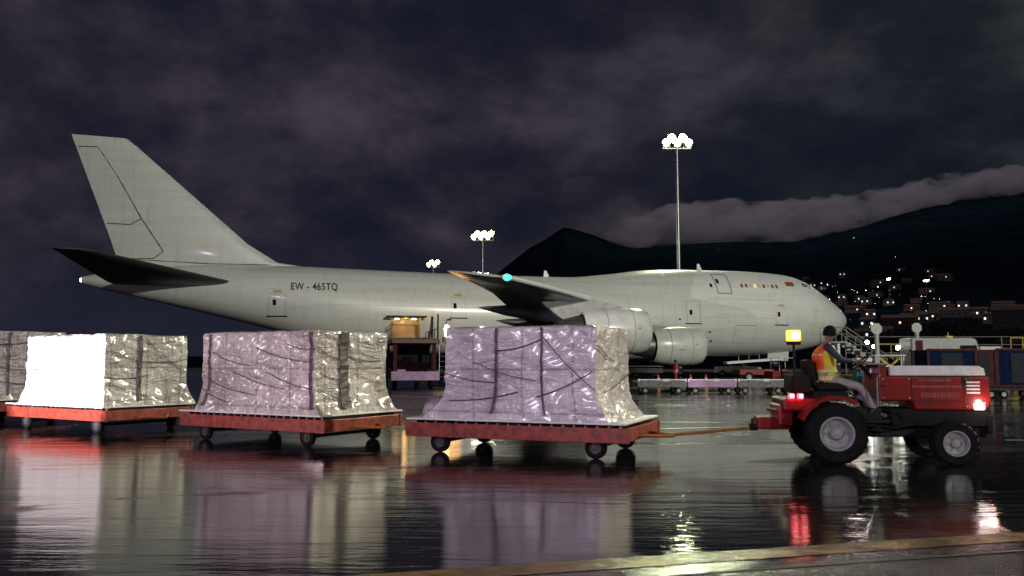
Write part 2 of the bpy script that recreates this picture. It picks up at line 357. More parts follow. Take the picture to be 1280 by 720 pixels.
protos = [tree_proto(12, 11, 1), tree_proto(10, 12, 2), tree_proto(14, 10, 3)]
rnd = random.Random(11); used = [False] * 3
def put_tree(u, d, s_):
    k = rnd.randrange(3); p = protos[k]
    t = p if not used[k] else copy_tree(p)
    used[k] = True
    x = (u - 640) / 1040 * d
    t.location = (x, d, (terr(x, d) if d > 300 else 0) - .2); t.scale = (s_,) * 3; t.rotation_euler = (0, 0, rnd.random() * 6.28)
    tag(t, 'dark leafy tree in the row between the airfield and the hillside town', 'tree', 'trees at the edge of the airfield')
for u, s_ in ((1072, .55), (1088, .75), (1103, .8), (1120, .85), (1136, .9), (1150, 1.0), (1163, 1.05), (1176, 1.2), (1189, 1.25), (1201, 1.2), (1214, 1.15), (1227, 1.0), (1242, .8), (1257, .7), (1270, .75), (1290, .9)):
    put_tree(u, 262 + rnd.uniform(-14, 14), s_)
for i in range(16):
    put_tree(1010 + i * 19 + rnd.uniform(-5, 5), rnd.uniform(330, 420), rnd.uniform(.6, 1.0))

# ------------------------------------------------------------------ hillside town
HW = [pbr('house_wall_rose', (.36, .22, .20), .8, var=.3), pbr('house_wall_cream', (.38, .34, .28), .8, var=.3), pbr('house_wall_grey', (.25, .25, .26), .8, var=.3)]
RF = pbr('roof_tiles', (.14, .07, .05), .8, var=.4)
LIT = pbr('lit_window', (.5, .4, .3), .5, emit=(1, .82, .55), es=1.6, sample=False)
LITW = pbr('lit_window_white', (.5, .5, .5), .5, emit=(.95, 1, .95), es=2, sample=False)
def house_proto(w, d, h, wm, nwin, seed, lit):
    rnd_ = random.Random(seed); t = empty('house', (0, 0, 0))
    MB().box((0, 0, h / 2 - 2), (w, d, h + 4)).build('wall', wm, t)
    r = MB(); e = .5; r.add([(-w / 2 - e, -d / 2 - e, h), (w / 2 + e, -d / 2 - e, h), (w / 2 + e, d / 2 + e, h), (-w / 2 - e, d / 2 + e, h), (-w / 2 - e, 0, h + d * .22), (w / 2 + e, 0, h + d * .22)],
                            [(0, 1, 5, 4), (2, 3, 4, 5), (0, 4, 3), (1, 2, 5), (0, 3, 2, 1)]); r.build('roof', RF, t)
    for k in range(nwin):
        x = -w / 2 + w * (k + .5) / nwin
        MB().box((x, -d / 2 - .03, h * .55), (1.1, .1, 1.3)).build('window', (LIT if rnd_.random() < .5 else LITW) if (k in lit) else GLASS, t)
    MB().box((w * .3, -d / 2 - .04, 1.05), (1.0, .1, 2.1)).build('door', DARK, t)
    return t
HP = [house_proto(12, 9, 4.2, HW[0], 4, 1, (1,)), house_proto(9, 8, 6, HW[1], 3, 2, (0, 2)), house_proto(16, 9, 5, HW[2], 5, 3, (3,)), house_proto(11, 8, 3.6, HW[0], 3, 4, ())]
hl = ['rose walled house with one lit window on the hillside', 'tall cream house with lit windows on the hillside', 'long grey house with five windows on the hillside', 'low rose house with dark windows on the hillside']
hu = [False] * 4; rnd = random.Random(21)
HS = []
for i in range(44):
    u = rnd.uniform(985, 1185); d = rnd.uniform(560, 1500) - (u - 985) * .9
    HS.append((u, d))
HS += [(1225, 620), (1240, 560), (1255, 700), (1205, 760), (1268, 520), (1275, 640)]
for u, d in HS:
    k = rnd.randrange(4); t = HP[k] if not hu[k] else copy_tree(HP[k]); hu[k] = True
    x = (u - 640) / 1040 * d
    t.location = (x, d, terr(x, d) + .3); t.rotation_euler = (0, 0, -math.atan2(x, d) + rnd.uniform(-.5, .5))
    tag(t, hl[k], 'house', 'houses of the hillside town')
def hill_house(u, d, w, dd, h, m, label, lit=()):
    x = (u - 640) / 1040 * d; t = house_proto(w, dd, h, m, max(3, int(w / 4)), int(u), lit); t.location = (x, d, terr(x, d) - .5); t.rotation_euler = (0, 0, -math.atan2(x, d))
    tag(t, label, 'building')
hill_house(1125, 560, 22, 12, 7, HW[0], 'wide rose coloured building among the town lamps', (2,))
hill_house(1088, 520, 18, 10, 4, HW[1], 'low cream building just beyond the aircraft nose', (1,))
hill_house(1204, 640, 34, 12, 6, HW[2], 'long low shed above the dark tree tops')
hill_house(1266, 470, 20, 14, 15, pbr('concrete_wall', (.34, .31, .30), .8, var=.4, scale=.6), 'tall pale building rising behind the last trees at the frame edge')
hill_house(1256, 300, 14, 9, 5.5, HW[2], 'grey hut half hidden by the trees near the airfield fence', (0,))

POLE = STEEL
# town lamps
LAMPW = pbr('lamp_white', (.8, .8, .8), .4, emit=(.93, 1, .90), es=34, sample=False)
LAMPO = pbr('lamp_warm', (.8, .7, .5), .4, emit=(1, .78, .50), es=18, sample=False)
def street_lamp(m, s_):
    t = empty('street_lamp', (0, 0, 0)); MB().tube([(0, 0, 0), (0, 0, 7.5), (.0, -.6, 7.9)], .09, 6).build('pole', POLE, t)
    MB().lathe([(-.22 * s_, .02), (-.2 * s_, .45 * s_), (0, .62 * s_), (.2 * s_, .45 * s_), (.22 * s_, .02)], (0, -.9, 7.9), 'Z', 10).build('lamp_head', m, t)
    return t
SP = [street_lamp(LAMPW, 1.0), street_lamp(LAMPW, .55), street_lamp(LAMPO, .7), street_lamp(LAMPW, .32)]
sl = ['big white street lamp shining on the town hillside', 'white street lamp shining on the town hillside', 'warm yellow street lamp shining on the town hillside', 'faint white street lamp on the town hillside']
su = [False] * 4; LP = []
rnd = random.Random(33)
# (pixel column, elevation, size) read off the photograph, then stood on the slope at that elevation
LM = [(1004, 355, 0), (1010, 354, 1), (1028, 352, 0), (1036, 354, 0), (1033, 358, 3), (1024, 358, 3), (1042, 356, 1), (1046, 355, 3), (1038, 370, 0), (1040, 375, 0), (1066, 359, 1), (1069, 360, 3),
      (1073, 363, 1), (1084, 360, 0), (1089, 357, 1), (1092, 360, 3), (1099, 356, 0), (1105, 363, 1), (1106, 365, 3), (1107, 373, 1), (1095, 374, 1), (1086, 373, 3), (1069, 372, 1), (1058, 370, 3), (1081, 383, 1),
      (1115, 364, 3), (1120, 364, 1), (1126, 364, 1), (1135, 371, 3), (1148, 366, 3), (1153, 366, 1), (1158, 366, 1), (1165, 364, 1), (1164, 368, 3), (1169, 369, 1), (1176, 369, 1), (1155, 374, 1), (1161, 374, 1), (1169, 373, 2),
      (1174, 373, 0), (1138, 387, 0), (1140, 382, 1), (1158, 382, 1), (1063, 393, 1), (1071, 386, 3), (1087, 400, 3), (1143, 399, 3), (1157, 398, 3), (1158, 390, 3), (1187, 371, 3), (1113, 360, 3), (1128, 360, 3),
      (1048, 363, 2), (1078, 367, 3), (1100, 368, 2), (1118, 370, 3), (1144, 377, 3), (1180, 366, 3), (1052, 379, 3), (1018, 357, 2), (1012, 361, 3),
      (952, 294, 1), (956, 293, 3), (971, 288, 3), (1035, 301, 1), (1040, 299, 3), (1050, 298, 3), (1071, 298, 1), (1073, 298, 3), (900, 311, 1), (1123, 320, 3), (918, 312, 3)]
def hill_dist(u, e):
    lo, hi = 300, 4400
    for _ in range(40):
        mid = (lo + hi) / 2
        x = (u - 640) / 1040 * mid
        if (terr(x, mid) - 1.6 + 7) / mid * 1040 < e: lo = mid
        else: hi = mid
    return lo
for u, v, k in LM:
    d = hill_dist(u, 453 - v); x = (u - 640) / 1040 * d; d_ = d
    t = SP[k] if not su[k] else copy_tree(SP[k]); su[k] = True
    t.location = (x, d_, terr(x, d_) - .1); s_ = max(.34, d / 2400) * rnd.uniform(.75, 1.25); t.scale = (s_,) * 3; t.rotation_euler = (0, 0, rnd.uniform(-.6, .6))
    if v < 330: tag(t, 'lone street lamp high on the dark mountain slope', 'street lamp', 'lamps high on the mountain')
    else: tag(t, sl[k], 'street lamp', 'street lamps of the hillside town')

# ------------------------------------------------------------------ floodlight masts
def mast(loc, h, hw, n, es, label, colr=(1, 1, .72), energy=0, r=.28, rz=0, head=.55):
    t = empty('floodlight_mast', loc, rz, label, 'floodlight mast')
    MB().tube([(0, 0, 0), (0, 0, h * .5), (0, 0, h)], [r, r * .75, r * .5], 12).build('pole', STEEL, t, smooth=True)
    MB().lathe([(0, .05), (0, r * 2.2), (.25, r * 2.2), (.25, r * 1.2)], (0, 0, 0), 'Z', 16).build('base', DARK, t)
    f = MB(); f.box((0, 0, h), (hw * 2, .18, .18)); f.box((0, 0, h - .9), (hw * 2, .12, .12))
    for k in range(5): f.box((-hw + hw * .5 * k, 0, h - .45), (.1, .1, .9))
    f.build('head_frame', STEEL, t)
    m = pbr('flood_lens_%d' % int(es), (.8, .8, .8), .4, emit=colr, es=es, sample=False)
    for k in range(n):
        x = -hw + 2 * hw * (k + .5) / n; z = h + (.35 if k % 2 else -.25)
        b = MB().box((x, -.22, z), (head * 1.25, .30, head), rx=R(-18), bev=.05).build('lamp_housing', DARK, t)
        MB().lathe([(-.05, head * .66), (.0, head * .60), (.02, head * .2)], (x, -.38, z - .05), 'Y', 20).build('glare_ring', pbr('glare_ring_glow', (.8, .8, .5), .4, emit=(1, 1, .32), es=3.2, sample=False), b)  # glowing ring added for the yellow glare around each lens
        MB().lathe([(-.06, .001), (-.05, head * .42), (0, head * .46)], (x, -.40, z - .06), 'Y', 20).build('lens', m, b)
    if energy:
        o = lamp('mast_light', 'SPOT', (loc[0], loc[1] - .8, h - .3), (loc[0] * .3, 5, 0), energy, (.88, 1, .55), .8, 120, .6)
    return t
def at(u, d): return ((u - 640) / 1040 * d, d, 0)
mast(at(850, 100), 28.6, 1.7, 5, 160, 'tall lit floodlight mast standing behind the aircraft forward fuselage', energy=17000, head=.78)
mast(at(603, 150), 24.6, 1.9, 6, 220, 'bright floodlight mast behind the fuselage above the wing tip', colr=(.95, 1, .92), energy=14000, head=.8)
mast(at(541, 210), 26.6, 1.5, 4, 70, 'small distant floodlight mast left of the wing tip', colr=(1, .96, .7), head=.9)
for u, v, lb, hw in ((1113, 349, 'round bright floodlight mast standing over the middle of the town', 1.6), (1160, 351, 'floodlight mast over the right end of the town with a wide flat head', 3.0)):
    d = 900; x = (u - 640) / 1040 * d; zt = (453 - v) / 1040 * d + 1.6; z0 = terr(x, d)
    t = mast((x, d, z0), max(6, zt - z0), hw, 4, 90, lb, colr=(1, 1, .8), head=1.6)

# ------------------------------------------------------------------ the freighter
def hermite(xs, ys):
    n = len(xs); d = [(ys[i + 1] - ys[i]) / (xs[i + 1] - xs[i]) for i in range(n - 1)]
    m = [d[0]] + [0 if d[i - 1] * d[i] <= 0 else 2 * d[i - 1] * d[i] / (d[i - 1] + d[i]) for i in range(1, n - 1)] + [d[-1]]
    def f(x):
        x = min(max(x, xs[0]), xs[-1]); i = 0
        while i < n - 2 and x > xs[i + 1]: i += 1
        h = xs[i + 1] - xs[i]; t = (x - xs[i]) / h
        return (2 * t**3 - 3 * t * t + 1) * ys[i] + (t**3 - 2 * t * t + t) * h * m[i] + (-2 * t**3 + 3 * t * t) * ys[i + 1] + (t**3 - t * t) * h * m[i + 1]
    return f
FS = [(0, 5.55, 5.75, .10), (.15, 5.15, 6.15, .55), (.6, 4.65, 6.65, 1.0), (1.5, 4.0, 7.35, 1.6), (3, 3.3, 8.35, 2.2), (4.3, 2.95, 9.15, 2.52), (5.4, 2.75, 9.62, 2.72), (6.8, 2.5, 9.95, 2.92), (8.8, 2.32, 10.12, 3.12), (12, 2.2, 10.22, 3.25), (17, 2.15, 10.2, 3.25),
      (21, 2.15, 10.05, 3.25), (25, 2.15, 9.55, 3.25), (29, 2.15, 9.2, 3.25), (36, 2.2, 9.2, 3.25), (44, 2.35, 9.32, 3.25), (48, 2.75, 9.4, 3.22), (51, 3.4, 9.48, 3.12), (54, 4.25, 9.5, 2.9), (57, 5.0, 9.45, 2.55), (60, 5.72, 9.35, 2.08), (64, 6.65, 9.0, 1.3), (67, 7.35, 8.5, .62), (68.2, 7.7, 8.25, .32)]
fb, ft, fw = [hermite([s[0] for s in FS], [s[k] for s in FS]) for k in (1, 2, 3)]
def fzc(a):
    h = ft(a) - fb(a); return fb(a) + min(3.3, .5 * h)
def side(a, z):                                            # half width of the fuselage at (a, z)
    zc = fzc(a); hh = (ft(a) - zc) if z > zc else (zc - fb(a)); t = min(1, abs(z - zc) / max(hh, .01))
    e = 2.0
    return fw(a) * max(0, 1 - t**e) ** (1 / e)
FUS = bpy.data.materials.new('fuselage_white'); FUS.use_nodes = True
def fus_mat():
    t = FUS.node_tree; b = t.nodes['Principled BSDF']; K = t.links.new
    g = t.nodes.new('ShaderNodeTexCoord')
    def nz(sc, st, det=6):
        mpn = t.nodes.new('ShaderNodeMapping'); mpn.inputs['Scale'].default_value = st; K(g.outputs['Object'], mpn.inputs[0])
        n = t.nodes.new('ShaderNodeTexNoise'); n.inputs['Scale'].default_value = sc; n.inputs['Detail'].default_value = det; n.inputs['Roughness'].default_value = .65; K(mpn.outputs[0], n.inputs['Vector']); return n
    streak = nz(1.0, (.10, 1, 1.6)); r = t.nodes.new('ShaderNodeValToRGB'); K(streak.outputs['Fac'], r.inputs[0]); ramp(r, [(.3, (.55, .545, .52)), (.6, (.63, .63, .61))])
    drip = nz(1.6, (1.6, 1, .16)); r2_ = t.nodes.new('ShaderNodeValToRGB'); K(drip.outputs['Fac'], r2_.inputs[0]); ramp(r2_, [(.28, (.88, .87, .85)), (.5, (1, 1, 1))])
    mu = t.nodes.new('ShaderNodeMix'); mu.data_type = 'RGBA'; mu.blend_type = 'MULTIPLY'; mu.inputs[0].default_value = 1; K(r.outputs[0], mu.inputs[6]); K(r2_.outputs[0], mu.inputs[7])
    # skin panels
    cx = t.nodes.new('ShaderNodeSeparateXYZ'); K(g.outputs['Object'], cx.inputs[0]); cc = t.nodes.new('ShaderNodeCombineXYZ'); K(cx.outputs[0], cc.inputs[0]); K(cx.outputs[2], cc.inputs[1])
    br = t.nodes.new('ShaderNodeTexBrick'); K(cc.outputs[0], br.inputs['Vector']); br.inputs['Scale'].default_value = 1; br.inputs['Brick Width'].default_value = 5.1; br.inputs['Row Height'].default_value = 1.25
    br.inputs['Mortar Size'].default_value = .018; br.inputs['Mortar Smooth'].default_value = .6; br.inputs['Color1'].default_value = (1, 1, 1, 1); br.inputs['Color2'].default_value = (.975, .975, .98, 1); br.inputs['Mortar'].default_value = (.945, .945, .94, 1)
    m2 = t.nodes.new('ShaderNodeMix'); m2.data_type = 'RGBA'; m2.blend_type = 'MULTIPLY'; m2.inputs[0].default_value = .8; K(mu.outputs[2], m2.inputs[6]); K(br.outputs['Color'], m2.inputs[7])
    K(m2.outputs[2], b.inputs['Base Color'])
    b.inputs['Roughness'].default_value = .36; b.inputs['Coat Weight'].default_value = .35; b.inputs['Coat Roughness'].default_value = .1
fus_mat()
INK = pbr('dark_marking', (.02, .02, .022), .5); LINEK = pbr('panel_gap', (.20, .20, .19), .6)
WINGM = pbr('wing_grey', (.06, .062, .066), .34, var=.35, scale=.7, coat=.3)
NAC = pbr('nacelle_paint', (.60, .60, .57), .30, var=.18, scale=1.5, coat=.3)
air = empty('cargo_aircraft', (32.6, 81.6, 0), .2566, 'huge all white four engine jet freighter parked behind the cargo train', 'aircraft')
NSEG = 56
def make_fuselage():
    b = MB(); st = []
    a = 0
    while a < 68.2: st.append(a); a += .05 if a < .3 else .2 if a < 7 else .8
    st.append(68.2)
    for a in st:
        zc = fzc(a); w = fw(a)
        for k in range(NSEG):
            th = 2 * PI * k / NSEG; c, s_ = math.cos(th), math.sin(th)
            hh = (ft(a) - zc) if s_ > 0 else (zc - fb(a))
            b.v.append((-a, w * c, zc + hh * s_))
    n = NSEG; m = len(st)
    b.f = [(i * n + k, i * n + (k + 1) % n, (i + 1) * n + (k + 1) % n, (i + 1) * n + k) for i in range(m - 1) for k in range(n)] + [tuple(range(n)), tuple(range((m - 1) * n, m * n))[::-1]]
    o = b.build('fuselage', FUS, air, smooth=60)
    cut = MB().box((-43.45, -2.9, 4.3), (2.5, 2.6, 1.75)).build('cutter', FUS, air)
    md = o.modifiers.new('b', 'BOOLEAN'); md.operation = 'DIFFERENCE'; md.object = cut; md.solver = 'EXACT'
    bpy.context.view_layer.update(); dg = bpy.context.evaluated_depsgraph_get()
    me = bpy.data.meshes.new_from_object(o.evaluated_get(dg)); o.modifiers.clear(); o.data = me; bpy.data.objects.remove(cut)
    for p in me.polygons: p.use_smooth = True
    me.set_sharp_from_angle(angle=R(50))
    return o
fus = make_fuselage()
def conform(pts, off=.015): return [(-a, -(side(a, z) + off), z) for a, z in pts]
def decal_poly(name, quads, mat, parent=air, off=.015):
    b = MB()
    for q in quads:
        n = len(q); b.add(conform(q, off), [tuple(range(n))])
    return b.build(name, mat, parent)
def cline(b, p, q, w, off=.016, n=8):                        # a thin line lying on the skin from p to q
    pts = [(p[0] + (q[0] - p[0]) * i / n, p[1] + (q[1] - p[1]) * i / n) for i in range(n + 1)]
    d = Vector((q[0] - p[0], q[1] - p[1])).normalized(); nn = Vector((-d.y, d.x)) * w / 2
    for i in range(n):
        (a0, z0), (a1, z1) = pts[i], pts[i + 1]
        b.add(conform([(a0 - nn.x, z0 - nn.y), (a1 - nn.x, z1 - nn.y), (a1 + nn.x, z1 + nn.y), (a0 + nn.x, z0 + nn.y)], off), [(0, 1, 2, 3)])
YTAG = pbr('yellow_stencil', (.45, .30, .04), .5)
def door(a0, a1, z0, z1, wina, winz, outline=.035, sill=True, tagz=None, om=None):
    b = MB()
    for p, q in (((a0, z0), (a0, z1)), ((a1, z0), (a1, z1)), ((a0, z1), (a1, z1)), ((a0, z0), (a1, z0))): cline(b, p, q, outline)
    o = b.build('door', om or LINEK, air)
    decal_poly('door_window', [[(wina - .13, winz - .22), (wina + .13, winz - .22), (wina + .13, winz + .22), (wina - .13, winz + .22)]], GLASS, o, .03)
    if sill:
        s_ = MB(); cline(s_, (a0 + .15, z0 - .02), (a1 - .15, z0 - .02), .10, .03); s_.build('door_sill', INK, o)
    if tagz: decal_poly('door_stencil', [[((a0 + a1) / 2 - .3, tagz), ((a0 + a1) / 2 + .3, tagz), ((a0 + a1) / 2 + .3, tagz + .16), ((a0 + a1) / 2 - .3, tagz + .16)]], YTAG, o, .025)
door(54.2, 52.9, 5.25, 7.0, 53.75, 6.3, .02, True, 7.1)
door(39.7, 38.5, 5.25, 7.0, 39.4, 6.25, .02, True, 7.1)
door(18.5, 17.2, 5.05, 7.05, 18.1, 6.05, .035, True)
door(9.5, 8.3, 5.03, 6.7, 9.2, 6.0, .012, True, 6.75)
door(15.15, 13.75, 7.85, 9.7, 14.9, 9.0, .06, False, None, INK)
decal_poly('porthole', [[(15.55, 8.4), (15.8, 8.4), (15.8, 8.75), (15.55, 8.75)]], GLASS, air, .02)
WAMB = pbr('cabin_window_lit', (.3, .2, .1), .3, emit=(1, .62, .22), es=.22, sample=False); WAMB2 = pbr('cabin_window_bright', (.4, .3, .15), .3, emit=(1, .75, .35), es=.8, sample=False); WDIM = pbr('cabin_window_dim', (.12, .07, .03), .4)
for k in range(9):
    a = 12.55 - k * .46; m = [WDIM, WDIM, WAMB, WAMB2, WAMB, WDIM, WAMB, WDIM, WDIM][k]
    decal_poly('cabin_window', [[(a - .11, 8.45), (a + .11, 8.45), (a + .11, 8.8), (a - .11, 8.8)]], m, air, .02)
fl = decal_poly('flag_patch', [[(6.8, 8.86), (7.75, 8.86), (7.75, 9.14), (6.8, 9.14)]], pbr('flag_red', (.35, .03, .03), .5), air, .02)
decal_poly('flag_stripe', [[(6.8, 8.72), (7.75, 8.72), (7.75, 8.85), (6.8, 8.85)]], pbr('flag_green', (.02, .12, .04), .5), fl, .021)
for a0, a1, z0, z1 in ((5.75, 5.2, 8.72, 9.05), (5.12, 4.72, 8.6, 8.98), (4.64, 4.2, 8.45, 8.88)):
    decal_poly('cockpit_window', [[(a0, z0), (a1, z0), (a1 + .05, z1), (a0, z1 + .03)]], GLASS, air, .02)
b = MB(); cline(b, (13.7, 4.93), (11.6, 4.93), .05); cline(b, (13.7, 3.3), (11.6, 3.3), .02); cline(b, (13.7, 4.9), (13.7, 3.3), .02); cline(b, (11.6, 4.9), (11.6, 3.3), .02); b.build('forward_hold_door', LINEK, air)
for p_, q_, n_ in (((56, 8.9), (20.5, 8.5), 60), ((51, 6.2), (36, 6.15), 30), ((16.5, 7.3), (8, 7.25), 20), ((16.5, 5.6), (9.5, 5.6), 20)):
    b = MB(); cline(b, p_, q_, .014, n=n_); b.build('skin_seam', LINEK, air)
for a, z in ((16.9, 4.0), (16.2, 4.3), (19.2, 5.4), (15.9, 3.5)):
    decal_poly('drain_port', [[(a - .1, z - .08), (a + .1, z - .08), (a + .1, z + .08), (a - .1, z + .08)]], INK, air, .02)
# registration letters laid on the skin
fc = bpy.data.curves.new('registration', 'FONT'); fc.body = 'EW - 465TQ'; fc.size = .82; fc.space_character = 1.08; fc.offset = .012
fo = bpy.data.objects.new('registration', fc); col.objects.link(fo); bpy.context.view_layer.update()
me = bpy.data.meshes.new_from_object(fo.evaluated_get(bpy.context.evaluated_depsgraph_get())); bpy.data.objects.remove(fo)
wid = max(v.co.x for v in me.vertices)
for v in me.vertices:
    a = 52.55 - v.co.x * 3.65 / wid; z = 7.32 + v.co.y + .012 * (52.5 - a); v.co = (-a, -(side(a, z) + .03), z)
me.materials.append(INK); ro = bpy.data.objects.new('registration', me); col.objects.link(ro); ro.parent = air

def foil(b, secs, up=(0, 0, 1), n=11):
    """secs: (pLE, pTE, thickness); up: thickness direction"""
    up = Vector(up); o0 = len(b.v); m = 2 * n
    for le, te, th in secs:
        le, te = Vector(le), Vector(te)
        xs = [(1 - math.cos(PI * i / n)) / 2 for i in range(n + 1)]
        def yt(x): return 5 * (.2969 * math.sqrt(x) - .126 * x - .3516 * x * x + .2843 * x**3 - .1036 * x**4)
        ring = [le.lerp(te, x) + up * yt(x) * th for x in xs] + [le.lerp(te, x) - up * yt(x) * th * .9 for x in xs[-2:0:-1]]
        b.v += [tuple(p) for p in ring]
    k = len(secs)
    b.f += [(o0 + i * m + j, o0 + i * m + (j + 1) % m, o0 + (i + 1) * m + (j + 1) % m, o0 + (i + 1) * m + j) for i in range(k - 1) for j in range(m)]
    b.f += [tuple(o0 + j for j in range(m))[::-1], tuple(o0 + (k - 1) * m + j for j in range(m))]
    return b
WS = [(2.2, 17.6, 34.2, 3.55, 1.9), (3.6, 18.8, 34.6, 3.65, 1.8), (7.5, 22.3, 35.0, 4.0, 1.3), (11.5, 25.8, 35.6, 4.5, 1.0), (16, 29.8, 38.0, 5.1, .78), (20.8, 34.0, 40.4, 5.62, .62), (25.5, 38.1, 42.8, 5.82, .45), (29.3, 41.4, 44.7, 5.92, .30), (29.8, 42.0, 44.9, 5.94, .14)]
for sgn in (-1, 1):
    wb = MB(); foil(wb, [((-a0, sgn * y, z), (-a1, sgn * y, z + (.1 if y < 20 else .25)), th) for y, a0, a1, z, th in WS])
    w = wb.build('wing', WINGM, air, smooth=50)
    le = MB()
    for i in range(1, len(WS) - 1):
        p, q = WS[i], WS[i + 1]
        le.tube([(-p[1] + .03, sgn * p[0], p[3]), (-q[1] + .03, sgn * q[0], q[3])], [.19 - i * .010, .18 - i * .010], 8)
    le.build('leading_edge', pbr('whitened_edge', (.85, .85, .85), .3, metal=.15), w, smooth=True)  # edge whitened to show the lamp light caught along it
    for y, a0, a1, z in ((11.2, 30.5, 37.9, 4.0), (17, 33.0, 40.5, 4.55)):
        f_ = MB().lathe([((a1 - a0) * t, r_ * .42) for t, r_ in ((0, .02), (.08, .45), (.25, .9), (.5, 1), (.75, .7), (.92, .28), (1, .02))], (0, 0, 0), 'X', 12)
        f_.v = [(-a0 - x, sgn * y + yy, z + zz * 1.2 + x * .09) for x, yy, zz in f_.v]; f_.build('flap_fairing', pbr('fairing_dark', (.05, .055, .065), .4, var=.3), w, smooth=True)
    flm = MB()
    for i in range(1, len(WS) - 2):
        p, q = WS[i], WS[i + 1]; zp = p[3] - p[4] * .22; zq = q[3] - q[4] * .22
        fp, fq = p[2] - (p[2] - p[1]) * .24, q[2] - (q[2] - q[1]) * .24
        flm.tube([(-fp, sgn * p[0], zp), (-fq, sgn * q[0], zq)], .02, 4)
    flm.build('flap_gap', INK, w)
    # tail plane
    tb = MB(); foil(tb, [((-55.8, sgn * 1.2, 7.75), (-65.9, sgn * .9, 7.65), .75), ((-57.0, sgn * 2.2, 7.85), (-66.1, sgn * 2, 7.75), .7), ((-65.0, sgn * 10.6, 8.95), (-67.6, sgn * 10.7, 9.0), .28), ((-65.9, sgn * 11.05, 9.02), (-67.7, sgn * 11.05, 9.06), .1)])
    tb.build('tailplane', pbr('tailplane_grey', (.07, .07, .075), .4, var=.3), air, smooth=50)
# wing to body fairing
wf = MB()
secs = [(17, .3), (20, .8), (25, 1.0), (32, 1.0), (36, .7), (39, .25)]; n = 20
for a, s_ in secs:
    for k in range(n):
        th = 2 * PI * k / n; wf.v.append((-a, 3.42 * s_ ** .3 * math.cos(th), 3.2 + 1.35 * s_ * math.sin(th) - .1))
wf.f = [(i * n + k, i * n + (k + 1) % n, (i + 1) * n + (k + 1) % n, (i + 1) * n + k) for i in range(len(secs) - 1) for k in range(n)] + [tuple(range(n)), tuple(range((len(secs) - 1) * n, len(secs) * n))]
wf.build('belly_fairing', FUS, air, smooth=50)
# fin
fin = MB(); foil(fin, [((-49.2, 0, 9.2), (-65.75, 0, 9.2), .35), ((-53.6, 0, 9.75), (-65.75, 0, 9.6), .62), ((-56.0, 0, 11.2), (-66.3, 0, 11.2), .60), ((-64.6, 0, 18.7), (-69.2, 0, 18.8), .38), ((-65.4, 0, 19.35), (-69.45, 0, 19.45), .22)], (0, 1, 0))
fn = fin.build('fin', FUS, air, smooth=60)
rg = MB()
def finhalf(a, z):
    t = (z - 9.4) / 10; le = 53.3 + (65.4 - 53.3) * t; te = 65.75 + 3.7 * t; x = min(.98, max(.02, (a - le) / (te - le))); th = .60 + (.22 - .60) * t
    return 5 * (.2969 * math.sqrt(x) - .126 * x - .3516 * x * x + .2843 * x**3 - .1036 * x**4) * th + .03
def fline(pts, w):
    for p, q in zip(pts, pts[1:]):
        n = 6
        for i in range(n):
            P_ = [(p[0] + (q[0] - p[0]) * t, p[1] + (q[1] - p[1]) * t) for t in (i / n, (i + 1) / n)]
            rg.tube([(-a, -finhalf(a, z) + .015, z) for a, z in P_], w * (.8 + .5 * random.random()), 5)
fline([(68.9, 18.5), (67.5, 18.55), (66.0, 16.3), (64.1, 12.95), (62.4, 10.4), (63.1, 9.8), (65.6, 9.72)], .035)
fline([(66.6, 12.5), (64.9, 12.45), (64.1, 12.95)], .03)
fline([(65.6, 9.72), (59, 9.5), (53.9, 9.55)], .02)
rg.build('rudder_gap', INK, fn)
for a, h in ((30.5, .55), (15.5, .6), (37, .3), (58.8, .0)):
    if h: MB().prism([(-a - .3, ft(a) - .03), (-a + .25, ft(a) - .03), (-a - .05, ft(a) + h), (-a - .25, ft(a) + h)], -.04, .04).build('antenna', WHITE, air)
